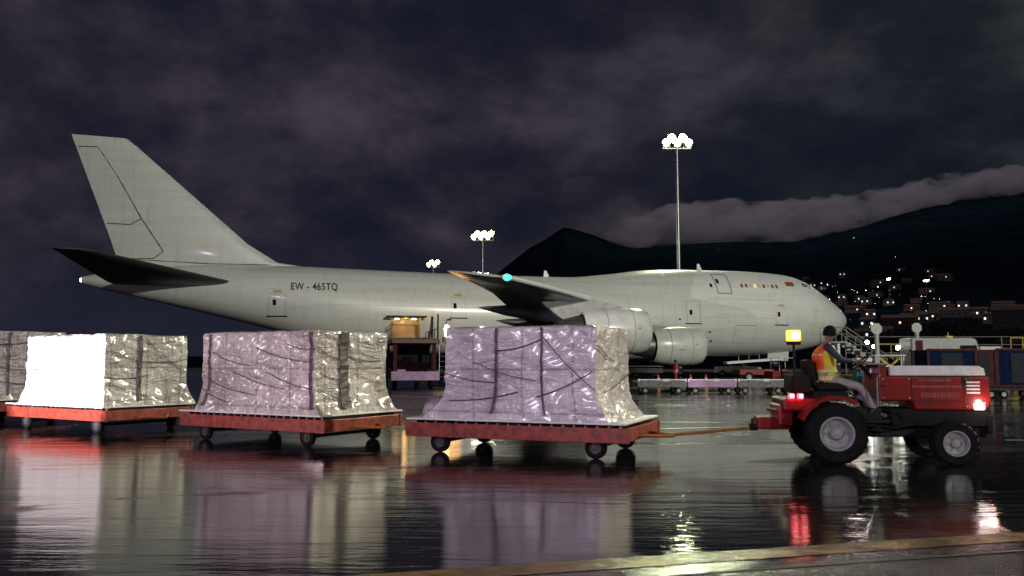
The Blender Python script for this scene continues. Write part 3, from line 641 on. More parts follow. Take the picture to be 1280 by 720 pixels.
# engines
def engine(y, af, ab, z):
    L_ = ab - af; b = MB()
    pr = [(.9, 1.02), (.35, 1.10), (.08, 1.18), (0, 1.26), (.06, 1.33), (.5, 1.44), (1.4, 1.50), (2.6, 1.48), (3.6, 1.38), (L_, 1.22), (L_, 1.16), (3.5, 1.10), (.9, 1.02)]
    b.lathe([(t, r_) for t, r_ in pr], (0, 0, 0), 'X', 40)
    b.v = [(-af - x, y + yy, z + zz) for x, yy, zz in b.v]
    n_ = b.build('engine', NAC, air, smooth=50)
    c = MB().lathe([(2.8, 1.0), (L_ + .1, .95), (L_ + 1.3, .72), (L_ + 1.6, .62), (L_ + 1.5, .5), (L_ + 1.7, .36), (L_ + 2.5, .05)], (0, 0, 0), 'X', 28)
    c.v = [(-af - x, y + yy, z + zz) for x, yy, zz in c.v]; c.build('exhaust_core', pbr('hot_section_metal', (.12, .115, .10), .4, metal=.7, var=.3), n_, smooth=True)
    s_ = MB().lathe([(.25, .02), (.4, .12), (.75, .3), (.85, .32)], (0, 0, 0), 'X', 20); s_.v = [(-af - x, y + yy, z + zz) for x, yy, zz in s_.v]; s_.build('spinner', GREYW, n_, smooth=True)
    fn_ = MB()
    for k in range(28):
        t = 2 * PI * k / 28; u1, u2 = Vector((0, math.cos(t), math.sin(t))), Vector((0, math.cos(t + .16), math.sin(t + .16))); C = Vector((-af - .85, y, z))
        fn_.add([C + u1 * .3, C + u1 * 1.03, C + u2 * 1.03 + Vector((-.18, 0, 0)), C + u2 * .3 + Vector((-.12, 0, 0))], [(0, 1, 2, 3)])
    fn_.lathe([(.0, 1.04), (.0, .02)], (-af - 1.1, y, z), 'X', 24); fn_.build('fan', DARK, n_)
    g = MB()
    for t, rr in ((1.25, 1.503), (3.0, 1.462)):
        g.tube([(-af - t, y + rr * math.cos(2 * PI * k / 40), z + rr * math.sin(2 * PI * k / 40)) for k in range(41)], .012, 4)
    g.box((-af - 2.2, y - 1.50, z - .3), (.5, .03, .05)); g.box((-af - .95, y - 1.485, z + .12), (.12, .03, .1)); g.build('cowl_seam', LINEK, n_)
    i = 0
    while i < len(WS) - 2 and WS[i + 1][0] < abs(y): i += 1
    zz = WS[i][3] + (WS[i + 1][3] - WS[i][3]) * (abs(y) - WS[i][0]) / (WS[i + 1][0] - WS[i][0]); aL = WS[i][1] + (WS[i + 1][1] - WS[i][1]) * (abs(y) - WS[i][0]) / (WS[i + 1][0] - WS[i][0])
    MB().prism([(-af - .9, z + 1.40), (-af - 2.6, max(z + 1.5, zz - .25)), (-aL - .2, zz - .02), (-aL - 3.2, zz - .25), (-aL - 2.5, zz - .9), (-af - L_ - 1.2, z + .7), (-af - L_, z + 1.0)], y - .2, y + .2).build('pylon', pbr('pylon_grey', (.26, .26, .25), .45, var=.3, scale=2), n_, smooth=30)
engine(-11.7, 21.7, 25.8, 2.85); engine(-20.8, 30.3, 34.7, 3.6); engine(11.7, 21.7, 25.8, 2.85); engine(20.8, 30.3, 34.7, 3.6)
# gear
def gear(name, x, y, top, pairs, rw):
    b = MB().tube([(x, y, rw), (x, y, top)], .16, 12); b.tube([(x + 1.3, y, top), (x, y, rw + .5)], .08, 8)
    if len(pairs) > 1: b.box((x, y, rw), (1.7, .18, .2))
    o = b.build(name, GREYW, air, smooth=40)
    for dx_ in pairs:
        MB().tube([(x + dx_, y - .55, rw), (x + dx_, y + .55, rw)], .09, 8).build('axle', DARK, o)
        for s_ in (-1, 1): 
            w = MB().lathe([(-.2, rw * .5), (-.2, rw * .9), (-.12, rw), (.12, rw), (.2, rw * .9), (.2, rw * .5), (.1, .02)], (x + dx_, y + s_ * .5, rw), 'Y', 24).build('wheel', TYRE, o, smooth=40)
gear('nose_gear', -7.9, 0, 3.0, (0,), .6)
for y, a in ((-5.5, 31.2), (5.5, 31.2), (-1.9, 34.3), (1.9, 34.3)): gear('main_gear', -a, y, 3.4, (-.75, .75), .6)
MB().box((-7.9, -.75, 2.3), (2.2, .05, 1.1), rx=R(12)).build('gear_door', FUS, air)
GRN = pbr('nav_light_green', (.1, .6, .4), .2, emit=(.03, 1, .42), es=2.2, sample=False)
MB().lathe([(-.2, .02), (-.15, .14), (0, .19), (.16, .14), (.24, .02)], (-41.75, -29.65, 5.93), 'X', 12).build('green_nav_light', GRN, air, smooth=True)
MB().lathe([(-.14, .02), (-.1, .12), (0, .16), (.1, .12), (.14, .02)], (-68.25, 0, 7.97), 'X', 12).build('tail_light', pbr('tail_lamp', (.8, .6, .5), .3, emit=(1, .72, .55), es=18, sample=False), air)
# nose landing/taxi lamps reflections are from the masts; open hold with its lamps
HL = pbr('hold_lamp', (.8, .7, .4), .3, emit=(1, .72, .3), es=14, sample=False)
hd = MB().box((-43.45, -3.55, 5.28), (3.2, 1.2, .10), rx=R(0)).box((-41.3, -3.3, 4.45), (.16, .1, 1.8)).build('hold_door', DARK, air)
for x in (-44.1, -42.7): MB().box((x, -2.6, 5.13), (.34, .12, .06)).build('hold_lamp', HL, air)
hi_ = MB().box((-43.45, -1.64, 4.1), (2.4, .04, 1.3)).box((-44.4, -2.3, 3.75), (.5, .9, .6)).build('hold_lining', pbr('hold_lining', (.34, .2, .08), .6, var=.3, scale=1.2), air)
o = bpy.data.objects.new('hold_light', bpy.data.lights.new('hold_light', 'POINT')); o.data.energy = 22; o.data.color = (1, .58, .18); o.data.shadow_soft_size = .15; col.objects.link(o); o.parent = air; o.location = (-43.4, -2.75, 5.0)

# ------------------------------------------------------------------ cargo loader at the hold
ld = empty('cargo_loader', (-6.0, 51.5, 0), R(90 + 12), 'dark red scissor lift cargo loader standing at the open lit hold', 'cargo loader')
MB().box((6, 0, .75), (13, 2.5, .35), bev=.04).build('chassis', MAROON, ld)
MB().box((-.58, 0, .78), (.10, 2.95, .55), bev=.02).build('front_bumper', pbr('violet_lit_panel', (.40, .22, .40), .4, var=.5, scale=2), ld)  # violet light falling on the bumper is put into its colour
MB().box((2.2, 0, 1.75), (.1, 2.3, 1.9)).build('dark_infill_sheet', BLACK, ld)  # dark sheet added to blacken the shaded interior
MB().box((3.4, 0, 2.9), (7.6, 2.9, .28), bev=.03).build('lift_deck', pbr('loader_red', (.09, .014, .012), .4, var=.4), ld)
rl = MB()
for k in range(16): rl.tube([(.0 + k * .46, -1.3, 3.08), (.0 + k * .46, 1.3, 3.08)], .05, 6)
rl.build('rollers', STEEL, ld)
for y in (-1.2, 1.2):
    MB().box((0, y, 1.85), (.22, .22, 1.85)).build('post', MAROON, ld); MB().box((6.8, y, 1.85), (.2, .2, 1.85)).build('post', MAROON, ld)
    s_ = MB(); s_.box((3.4, y * .8, 1.85), (6.6, .12, .18), ry=R(15)); s_.box((3.4, y * .7, 1.85), (6.6, .12, .18), ry=R(-15)); s_.build('scissor_arm', DARK, ld)
MB().box((1.2, 0, 1.25), (1.2, 1.9, .7), bev=.05).box((1.0, .4, 1.75), (.6, .6, .4), bev=.04).build('engine_cover', pbr('dark_red_cover', (.012, .004, .005), .9, var=.5, scale=3, spec=.05), ld)
r_ = MB()
for y in (-1.42, 1.42):
    for x in (0, 1.8, 3.6, 5.4, 7.0): r_.tube([(x, y, 3.0), (x, y, 4.0 if y > 0 else 3.7)], .025, 6)
    r_.tube([(0, y, 3.7), (7, y, 3.7)], .025, 6)
r_.tube([(0, -1.42, 3.0), (0, -1.42, 4.6)], .05, 6); r_.build('guard_rail', DARK, ld)
l_ = MB()
for k in range(7): l_.tube([(.2, -1.55, .7 + k * .32), (.2, -1.95, .7 + k * .32)], .02, 5)
l_.tube([(.2, -1.55, .5), (.2, -1.55, 3)], .025, 6); l_.tube([(.2, -1.95, .5), (.2, -1.95, 3)], .025, 6); l_.build('ladder', STEEL, ld)
for x in (1.2, 10.5):
    for y in (-1.15, 1.15): wheel(ld, (x, y, .45), .45, .3, .24)
MB().box((-.2, -1.95, 3.0), (.5, .5, .35), bev=.04).build('lamp_bracket', pbr('amber_bracket', (.3, .08, .03), .5), ld)
MB().lathe([(-.32, .03), (-.3, .12), (-.05, .15), (.2, .17), (.38, .12), (.44, .02)], (-.2, -1.95, 3.5), 'Z', 12).build('work_lamp', pbr('work_lamp', (.8, .5, .2), .3, emit=(1, .62, .22), es=16, sample=False), ld, smooth=True)
o = bpy.data.objects.new('work_light', bpy.data.lights.new('work_light', 'POINT')); o.data.energy = 120; o.data.color = (1, .42, .08); o.data.shadow_soft_size = 1.0; col.objects.link(o); o.parent = ld; o.location = (11.0, -3.6, 4.6)
MB().box((11.0, -3.6, 4.82), (.3, .3, .12), bev=.02).box((11.0, -3.4, 2.4), (.06, .06, 4.8)).build('lamp_post', DARK, ld)
MB().box((-.56, .85, 1.05), (.05, .5, .25)).build('bumper_patch', pbr('violet_lit_patch', (.4, .16, .4), .3), ld)  # patch colour carries the violet light too

# ------------------------------------------------------------------ wrapped cargo
def film_mat(name, tint, seed, cr=1.0):
    m = bpy.data.materials.new(name); m.use_nodes = True; t = m.node_tree; b = t.nodes['Principled BSDF']; K = t.links.new
    g = t.nodes.new('ShaderNodeTexCoord')
    def nz(sc, st, rot=(0, 0, 0), det=5, dist=0, rg_=.6):
        mpn = t.nodes.new('ShaderNodeMapping'); mpn.inputs['Scale'].default_value = st; mpn.inputs['Rotation'].default_value = rot; mpn.inputs['Location'].default_value = (seed * 3.1, seed, 0); K(g.outputs['Object'], mpn.inputs[0])
        n = t.nodes.new('ShaderNodeTexNoise'); n.inputs['Scale'].default_value = sc; n.inputs['Detail'].default_value = det; n.inputs['Roughness'].default_value = rg_; n.inputs['Distortion'].default_value = dist; K(mpn.outputs[0], n.inputs['Vector']); return n
    c = nz(1.0, (1, 1, .8), det=4, dist=.6); r = t.nodes.new('ShaderNodeValToRGB'); K(c.outputs['Fac'], r.inputs[0])
    ramp(r, [(.32, tuple(x * .68 for x in tint)), (.48, tuple(x * .86 for x in tint)), (.64, tint)])
    # the cartons under the film: each a slightly different tone
    sx_ = t.nodes.new('ShaderNodeSeparateXYZ'); K(g.outputs['Object'], sx_.inputs[0])
    sm = t.nodes.new('ShaderNodeMath'); sm.operation = 'ADD'; K(sx_.outputs[0], sm.inputs[0]); K(sx_.outputs[1], sm.inputs[1]); cc = t.nodes.new('ShaderNodeCombineXYZ'); K(sm.outputs[0], cc.inputs[0]); K(sx_.outputs[2], cc.inputs[1])
    br = t.nodes.new('ShaderNodeTexBrick'); br.offset = 0; K(cc.outputs[0], br.inputs['Vector']); br.inputs['Scale'].default_value = 1; br.inputs['Brick Width'].default_value = .92; br.inputs['Row Height'].default_value = .74; br.inputs['Mortar Size'].default_value = .035; br.inputs['Mortar Smooth'].default_value = .9
    br.inputs['Color1'].default_value = (1, 1, 1, 1); br.inputs['Color2'].default_value = (.72, .70, .72, 1); br.inputs['Mortar'].default_value = (.42, .40, .42, 1)
    mb = t.nodes.new('ShaderNodeMix'); mb.data_type = 'RGBA'; mb.blend_type = 'MULTIPLY'; mb.inputs[0].default_value = .75; K(r.outputs[0], mb.inputs[6]); K(br.outputs['Color'], mb.inputs[7])
    c2 = nz(1.6, (1, 1, 2.0), (0, R(25), 0), det=5, dist=1.6); r2_ = t.nodes.new('ShaderNodeValToRGB'); K(c2.outputs['Fac'], r2_.inputs[0]); ramp(r2_, [(.36, (.62, .56, .56)), (.47, (1, 1, 1))])
    mu = t.nodes.new('ShaderNodeMix'); mu.data_type = 'RGBA'; mu.blend_type = 'MULTIPLY'; mu.inputs[0].default_value = .65 * cr; K(mb.outputs[2], mu.inputs[6]); K(r2_.outputs[0], mu.inputs[7]); K(mu.outputs[2], b.inputs['Base Color'])
    b.inputs['Roughness'].default_value = .30; b.inputs['Specular IOR Level'].default_value = .6
    b.inputs['Coat Weight'].default_value = .7; b.inputs['Coat Roughness'].default_value = .19
    # ridged wrinkles: long taut folds in two directions and fine crinkle
    def ridge(n, k):
        s1 = t.nodes.new('ShaderNodeMath'); s1.operation = 'SUBTRACT'; K(n.outputs['Fac'], s1.inputs[0]); s1.inputs[1].default_value = .5
        a_ = t.nodes.new('ShaderNodeMath'); a_.operation = 'ABSOLUTE'; K(s1.outputs[0], a_.inputs[0])
        q_ = t.nodes.new('ShaderNodeMapRange'); q_.inputs['From Max'].default_value = .12; q_.inputs['To Min'].default_value = k; q_.inputs['To Max'].default_value = 0; K(a_.outputs[0], q_.inputs[0]); return q_
    w1 = ridge(nz(1.2, (1.0, 1.0, 3.4), (0, R(26), R(8)), 3, .5), .55); w2 = ridge(nz(1.3, (3.0, 3.0, .8), (0, R(-32), R(20)), 3, .6), .45); w3 = ridge(nz(6, (1, 1, 2.4), (0, R(20), 0), 2, .8), .09 * cr)
    s0_ = t.nodes.new('ShaderNodeMath'); s0_.operation = 'ADD'; K(w1.outputs[0], s0_.inputs[0]); K(w2.outputs[0], s0_.inputs[1])
    s_ = t.nodes.new('ShaderNodeMath'); s_.operation = 'ADD'; K(s0_.outputs[0], s_.inputs[0]); K(w3.outputs[0], s_.inputs[1])
    bp = t.nodes.new('ShaderNodeBump'); bp.inputs['Strength'].default_value = min(1, .30 + .42 * cr); bp.inputs['Distance'].default_value = .03 + .04 * cr; K(s_.outputs[0], bp.inputs['Height']); K(bp.outputs[0], b.inputs['Normal']); 
    return m
def wrapped_load(parentless_loc, rz, x0, x1, y0, y1, z0, z1, seed, tint, label, skirts, bands, diags, bulge=None, crk=1.0):
    """x0..x1 along the dolly, y0..y1 across; skirts = flare at (rear, front, near, far)"""
    t = empty('wrapped_cargo', parentless_loc, rz, label, 'cargo pallet', 'wrapped cargo on the dolly train')
    so = Vector((seed * 7.7, seed * 3.3, 0)); H_ = z1 - z0
    def surf(u, v, fx):                                  # fx: which face; u in 0..1 around, v in 0..1 up
        pass
    def dispn(p):
        q = Vector((p.x * .8, p.y * .8, p.z * 1.1)) + so
        d = noise.fractal(q * 1.2, 1, 2, 2) * .030
        q2 = Vector((p.x + p.y + p.z * 1.3, (p.y - p.x) * .5, p.z * 1.9)) + so
        d += (abs(noise.noise(q2 * 2.2)) - .2) * .05
        q3 = Vector((p.x * 2 - p.z * 2.2, p.y * 2 - p.z, p.z * 1.1)) + so
        d += (abs(noise.noise(q3 * 1.9)) - .2) * .04
        return d
    b = MB(); step = .045
    def flare(v, k): return k * max(0, 1 - v / .38) ** 2.0
    nz_ = int(H_ / step); cs = []
    per = [(x0, y0), (x1, y0), (x1, y1), (x0, y1)]
    pts = []
    rc = .05
    for i in range(4):
        a_, c_ = Vector(per[i]), Vector(per[(i + 1) % 4]); n_ = max(4, int((c_ - a_).length / step))
        for j in range(n_): pts.append((a_.lerp(c_, j / n_), i))
    n = len(pts); cx, cy = (x0 + x1) / 2, (y0 + y1) / 2
    nrm = {0: Vector((0, -1)), 1: Vector((1, 0)), 2: Vector((0, 1)), 3: Vector((-1, 0))}
    for k in range(nz_ + 1):
        v = k / nz_
        for p, i in pts:
            fl_ = [skirts[2], skirts[1], skirts[3], skirts[0]]
            q = p.copy()
            tx_ = (p.x - x0) / (x1 - x0); ty_ = (p.y - y0) / (y1 - y0)
            mod = max(.25, .78 + .9 * noise.noise(Vector((p.x * 2.6, p.y * 2.6, seed))))
            q.x += flare(v, skirts[1]) * tx_ ** 3 * mod - flare(v, skirts[0]) * (1 - tx_) ** 3 * mod
            q.y += flare(v, skirts[3]) * ty_ ** 3 * mod - flare(v, skirts[2]) * (1 - ty_) ** 3 * mod
            p3 = Vector((q.x, q.y, z0 + H_ * v)); d = dispn(Vector((p.x, p.y, p3.z)))
            dirv = Vector((p.x - cx, p.y - cy)).normalized() if (tx_ in (0, 1) and ty_ in (0, 1)) else nrm[i]
            edge = max(0, (v - .965) / .035)
            b.v.append((q.x + dirv.x * (d - edge * .03), q.y + dirv.y * (d - edge * .03), p3.z + (.02 * noise.noise(p3 * 2.5 + so) if k == nz_ else 0)))
    for k in range(nz_):
        for j in range(n): b.f.append((k * n + j, k * n + (j + 1) % n, (k + 1) * n + (j + 1) % n, (k + 1) * n + j))
    # lumpy top
    c0 = len(b.v); m_ = 6
    prev = [nz_ * n + j for j in range(n)]
    for r_ in range(1, m_ + 1):
        f_ = 1 - r_ / m_; ring = []
        for j in range(n):
            x, y, z = b.v[nz_ * n + j]; xx, yy = cx + (x - cx) * f_, cy + (y - cy) * f_
            ring.append(len(b.v)); b.v.append((xx, yy, z1 + .035 * noise.noise(Vector((xx * 2, yy * 2, seed))) + .01))
        for j in range(n): b.f.append((prev[j], prev[(j + 1) % n], ring[(j + 1) % n], ring[j]))
        prev = ring
    fm = film_mat('plastic_film_%d' % seed, tint, seed, crk)
    fo = b.build('plastic_wrap', fm, t, smooth=55)
    if bulge:
        bb = MB().lathe([(-1, .05), (-.85, .5), (-.4, .9), (0, 1), (.4, .92), (.85, .5), (1, .05)], (0, 0, 0), 'Y', 20)
        bx, by, bz, sx, sy, sz = bulge
        bb.v = [(bx + x * sx * (1 + .15 * noise.noise(Vector((x, y, z)) * 2)), by + y * sy, max(z0 + .01, bz + z * sz * (1 + .2 * noise.noise(Vector((x * 2, y * 2, z * 2)))))) for x, y, z in bb.v]
        bb.build('loose_film', fm, t, smooth=True)
    # pallet sheet with its bright rim
    MB().box(((PX0 + PX1) / 2, (PY0 + PY1) / 2, z0 - .018), (PX1 - PX0 + .03, PY1 - PY0 + .03, .034), bev=.008).build('pallet_sheet', ALU, t)
    def onface(face, s_, z, off=.03):
        v = (z - z0) / H_
        if face == 'near':
            x = x0 + (x1 - x0) * s_; q = Vector((x, y0, z)); tx_ = s_
            x += flare(v, skirts[1]) * tx_ ** 3 - flare(v, skirts[0]) * (1 - tx_) ** 3
            return Vector((x, y0 - flare(v, skirts[2]) * 1.0 - dispn(q) - off, z))
        y = y0 + (y1 - y0) * s_; q = Vector((x1, y, z)); y2 = y + flare(v, skirts[3]) * s_ ** 3 - flare(v, skirts[2]) * (1 - s_) ** 3
        return Vector((x1 + flare(v, skirts[1]) * 1.0 + dispn(q) + off, y2, z))
    SB = pbr('dark_strap', (.10, .075, .09), .5, var=.6, scale=5); SR = pbr('rope', (.13, .09, .09), .7, var=.4)
    for face, s_, w_ in bands:
        sb = MB(); zs = [z0 + .1 + (H_ - .12) * i / 16 for i in range(17)]
        Lf = (x1 - x0) if face == 'near' else (y1 - y0); h = w_ / 2 / Lf
        vs = [];
        for z in zs:
            wob = .004 * noise.noise(Vector((z * 3, s_ * 9, seed)))
            vs += [onface(face, s_ - h + wob, z, .035), onface(face, s_ + h + wob, z, .035)]
        sb.add(vs, [(2 * i, 2 * i + 1, 2 * i + 3, 2 * i + 2) for i in range(16)]); sb.build('strap', SB, t)
    for face, s0, za, s1, zb in diags:
        pts_ = [onface(face, s0 + (s1 - s0) * i / 14, z0 + H_ * (za + (zb - za) * i / 14 - .03 * math.sin(PI * i / 14)), .035) for i in range(15)]
        MB().tube(pts_, .008, 5).build('rope', SR, t)
    return t

# ------------------------------------------------------------------ dollies: local +x forward, near side is -y, origin = middle of the deck on the ground
DL, DW = 4.0, 2.4
PX0, PX1, PY0, PY1 = -2.0, 2.0, -1.2, 1.2
CRIM = pbr('caster_rim', (.10, .09, .09), .5, metal=.5, var=.5, scale=12)
def make_dolly():
    t = empty('cargo_dolly', (0, 0, 0), 0, None, 'cargo dolly', 'red dollies of the cargo train')
    for y in (-1.12, 1.12): MB().box((0, y, .405), (4.12, .07, .25), bev=.012).build('side_beam', RED, t)
    for x in (-2.0, 2.0): MB().box((x, 0, .41), (.08, 2.16, .23), bev=.012).build('end_beam', RED, t)
    f = MB()
    for x in (-1.2, -.4, .4, 1.2): f.box((x, 0, .45), (.08, 2.16, .10))
    f.build('cross_member', DARK, t)
    r_ = MB()
    for k in range(20):
        x = -1.9 + k * .2; r_.tube([(x, -1.05, .545), (x, 1.05, .545)], .022, 6)
    r_.build('rollers', STEEL, t)
    for x in (-1.92, 1.92):
        for y in (-1.0, 1.0): MB().box((x, y, .577), (.12, .10, .03), bev=.008).build('pallet_stop', YEL, t)
    for x in (-1.45, 1.45):
        MB().tube([(x, -.95, .185), (x, .95, .185)], .035, 8).build('axle', DARK, t)
        MB().box((x, 0, .31), (.3, 1.5, .12)).build('axle_frame', MAROON, t)
        for y in (-.95, .95):
            MB().box((x, y * .88, .30), (.10, .05, .26)).build('wheel_fork', DARK, t)
            wheel(t, (x, y, .185), .185, .10, .10, rm=CRIM, side=-1 if y < 0 else 1)
    MB().box((-2.12, 0, .36), (.2, .12, .1)).build('rear_hitch', YEL, t)
    b_ = MB(); b_.tube([(2.02, -.45, .36), (2.55, 0, .34)], .03, 8); b_.tube([(2.02, .45, .36), (2.55, 0, .34)], .03, 8); b_.build('drawbar', pbr('drawbar_orange', (.42, .12, .02), .4, var=.4), t)
    return t
def pose(Ax, Az, yaw):                                         # A = near front corner of the deck
    fx, fy = math.cos(yaw), -math.sin(yaw); lx, ly = math.sin(yaw), math.cos(yaw)
    return (Ax - 2 * fx + 1.2 * lx, Az - 2 * fy + 1.2 * ly, 0), -yaw
poses = [pose(1.81, 13.58, R(22.5)), pose(-3.56, 15.6, R(31)), pose(-9.08, 18.62, R(31.5)), pose(-13.9, 21.9, R(34))]
dl_labels = ['red flatbed dolly carrying the lilac cargo, hitched to the tractor', 'red flatbed dolly under the cargo with a wide dark band on its end', 'orange red flatbed dolly under the brilliantly lit white cargo', 'last flatbed dolly of the train, cut by the frame edge']
d0 = make_dolly(); dollies = [d0] + [copy_tree(d0) for _ in range(3)]
for d_, (l_, rz), lb in zip(dollies, poses, dl_labels): d_.location = l_; d_.rotation_euler = (0, 0, rz); d_['label'] = lb
Z0 = .615
(l, rz) = poses[0]
wrapped_load(l, rz, -1.28, 1.50, -1.10, 1.0, Z0, 2.22, 1, (.76, .70, .76), 'lilac plastic wrapped cargo pallet nearest the tractor with film bulging over its rear edge', (.50, .34, .06, .2),
             [('near', .355, .05), ('near', .66, .035)],
             [('near', .66, .9, .99, .33), ('near', .35, .74, .66, .86), ('near', .2, .62, .62, .42), ('near', .62, .25, .98, .52), ('near', 0, .5, .36, .40), ('near', .05, .2, .5, .3), ('end', 0, .8, .5, .62), ('end', .2, .3, .95, .5)],
             bulge=(-1.62, -.55, .70, .34, .5, .26), crk=.45)
(l, rz) = poses[1]
wrapped_load(l, rz, -1.42, 1.78, -1.12, .95, Z0, 2.21, 2, (.76, .71, .69), 'crumpled film wrapped cargo pallet in the middle of the train with a wide dark band', (.26, .16, .08, .34),
             [('end', .36, .24), ('near', .965, .06), ('near', .07, .05)],
             [('near', .1, .75, .45, .58), ('near', .3, .5, .75, .3), ('near', .05, .4, .5, .22), ('near', .5, .8, .95, .62), ('near', .6, .5, .98, .3), ('near', .02, .28, .3, .12), ('near', .75, .85, .99, .78), ('end', .02, .8, .3, .66), ('end', .05, .5, .33, .42), ('end', .4, .7, .9, .64), ('end', .02, .3, .5, .12)])
(l, rz) = poses[2]
wrapped_load(l, rz, -1.28, 1.92, -1.14, 1.0, Z0, 2.24, 3, (.72, .70, .68), 'film wrapped cargo pallet with a blazing white lit side', (.36, .10, .05, .30),
             [('end', .40, .09)],
             [('end', .45, .95, .98, .45), ('end', .0, .4, .5, .42), ('end', .0, .36, .5, .12), ('end', .5, .62, 1, .66), ('end', .1, .75, .55, .6), ('near', .1, .55, .16, .5)])
(l, rz) = poses[3]
wrapped_load(l, rz, -1.5, 1.85, -1.12, 1.05, Z0, 2.45, 4, (.50, .46, .52), 'dim violet wrapped cargo pallet behind the white lit one, cut by the frame edge', (.2, .1, .05, .2),
             [('end', .3, .05)], [('end', 0, .5, .9, .42), ('end', .1, .8, .8, .9), ('end', 0, .3, .9, .2)])

# ------------------------------------------------------------------ people
SKIN = pbr('skin', (.22, .12, .08), .5)
def skin_mesh(name, verts, edges, radii, mat, parent, sub=2, root=0):
    me = bpy.data.meshes.new(name); me.from_pydata([tuple(v) for v in verts], edges, [])
    o = bpy.data.objects.new(name, me); col.objects.link(o); o.parent = parent
    sk = o.modifiers.new('skin', 'SKIN'); sk.use_smooth_shade = True
    for i, r_ in enumerate(radii):
        s_ = me.skin_vertices[0].data[i]; s_.radius = r_ if isinstance(r_, tuple) else (r_, r_); s_.use_root = (i == root)
    ss = o.modifiers.new('sub', 'SUBSURF'); ss.levels = sub; ss.render_levels = sub
    bpy.context.view_layer.update()
    m2 = bpy.data.meshes.new_from_object(o.evaluated_get(bpy.context.evaluated_depsgraph_get())); o.modifiers.clear(); o.data = m2; m2.materials.clear(); m2.materials.append(mat)
    for p in m2.polygons: p.use_smooth = True
    return o
def chain(V, E, Rr, start, pts):
    i = start
    for p, r_ in pts:
        V.append(Vector(p)); Rr.append(r_); E.append((i, len(V) - 1)); i = len(V) - 1
    return i
def person(root, J, mats_, vest_stripes=None, hat=None):
    """J: joint positions (local). Body is one skinned mesh; clothes, hair and shoes are children."""
    V = [Vector(J['pelvis'])]; E = []; Rr = [.13]
    ch = chain(V, E, Rr, 0, [(Vector(J['pelvis']).lerp(Vector(J['chest']), .5), .115), (J['chest'], .14), (Vector(J['chest']).lerp(Vector(J['neck']), .6), .11)])
    nk = chain(V, E, Rr, ch, [(J['neck'], .052), (J['head'], .092), (Vector(J['head']) + Vector(J['up']) * .08, .075)])
    hd = nk - 1; F = Vector(J['face']); U = Vector(J['up']); Sd = F.cross(U)
    chain(V, E, Rr, hd, [(Vector(J['head']) + F * .088 - U * .012, .02), (Vector(J['head']) + F * .112 - U * .02, .011)])
    for s_ in (-1, 1): chain(V, E, Rr, hd, [(Vector(J['head']) + Sd * .088 * s_ - U * .01, .016)])
    hands = []
    for s_ in ('r', 'l'):
        sh, el, wr, pd = [Vector(J[k + s_]) for k in ('sh', 'el', 'wr', 'palm')]
        w = chain(V, E, Rr, ch, [(sh, .062), (sh.lerp(el, .5), .048), (el, .042), (el.lerp(wr, .4), .038), (wr, .028)])
        d = (pd - wr).normalized(); nrm_ = Vector(J['palmn' + s_]).normalized(); sd = d.cross(nrm_).normalized()
        pm = chain(V, E, Rr, w, [(wr + d * .06, (.036, .022))])
        for q, ln in enumerate((.070, .080, .075, .058)):
            b0 = wr + d * .085 + sd * (.027 - q * .018)
            chain(V, E, Rr, pm, [(b0, .010), (b0 + d * ln * .45 + nrm_ * .012, .0088), (b0 + d * ln * .55 + nrm_ * .042, .008), (b0 + d * ln * .3 + nrm_ * .062, .007)])
        chain(V, E, Rr, pm, [(wr + d * .045 + sd * .036 + nrm_ * .012, .011), (wr + d * .07 + sd * .05 + nrm_ * .035, .009), (wr + d * .08 + sd * .03 + nrm_ * .055, .008)])
    for s_ in ('r', 'l'):
        hp, kn, an, to = [Vector(J[k + s_]) for k in ('hip', 'kn', 'an', 'toe')]
        chain(V, E, Rr, 0, [(hp, .088), (hp.lerp(kn, .5), .072), (kn, .055), (kn.lerp(an, .35), .052), (an, .036), (to, .032)])
    body = skin_mesh('body', V, E, Rr, SKIN, root)
    # clothes
    def limb(name, pts, mat, sub=2):
        V2 = [Vector(pts[0][0])]; R2 = [pts[0][1]]; E2 = []; chain(V2, E2, R2, 0, pts[1:]); return skin_mesh(name, V2, E2, R2, mat, root, sub)
    pv, chs, nk_ = Vector(J['pelvis']), Vector(J['chest']), Vector(J['neck'])
    V3 = [pv - (chs - pv) * .1]; R3 = [.15]; E3 = []
    e = chain(V3, E3, R3, 0, [(pv.lerp(chs, .45), .14), (chs, .165), (chs.lerp(nk_, .62), .10)])
    for s_ in ('r', 'l'):
        sh, el, wr = [Vector(J[k + s_]) for k in ('sh', 'el', 'wr')]
        chain(V3, E3, R3, e, [(sh, .075), (sh.lerp(el, .5), .06), (el, .053), (el.lerp(wr, .5), .047), (el.lerp(wr, .92), .038)])
    skin_mesh('jacket', V3, E3, R3, mats_['jacket'], root)
    V4 = [pv + (chs - pv) * .02]; R4 = [.145]; E4 = []
    for s_ in ('r', 'l'):
        hp, kn, an = [Vector(J[k + s_]) for k in ('hip', 'kn', 'an')]
        chain(V4, E4, R4, 0, [(hp, .10), (hp.lerp(kn, .5), .088), (kn, .072), (kn.lerp(an, .5), .066), (kn.lerp(an, .95), .060)])
    skin_mesh('trousers', V4, E4, R4, mats_['trousers'], root)
    for s_ in ('r', 'l'):
        an, to = Vector(J['an' + s_]), Vector(J['toe' + s_]); f_ = (to - an); 
        limb('shoe', [(an + Vector((0, 0, .01)), .055), (an + f_ * .5, .05), (an + f_ * 1.15, .045)], mats_.get('shoe', BLACK))
    h = Vector(J['head']); hb = MB()
    vs, fs = [], []
    nn = 16
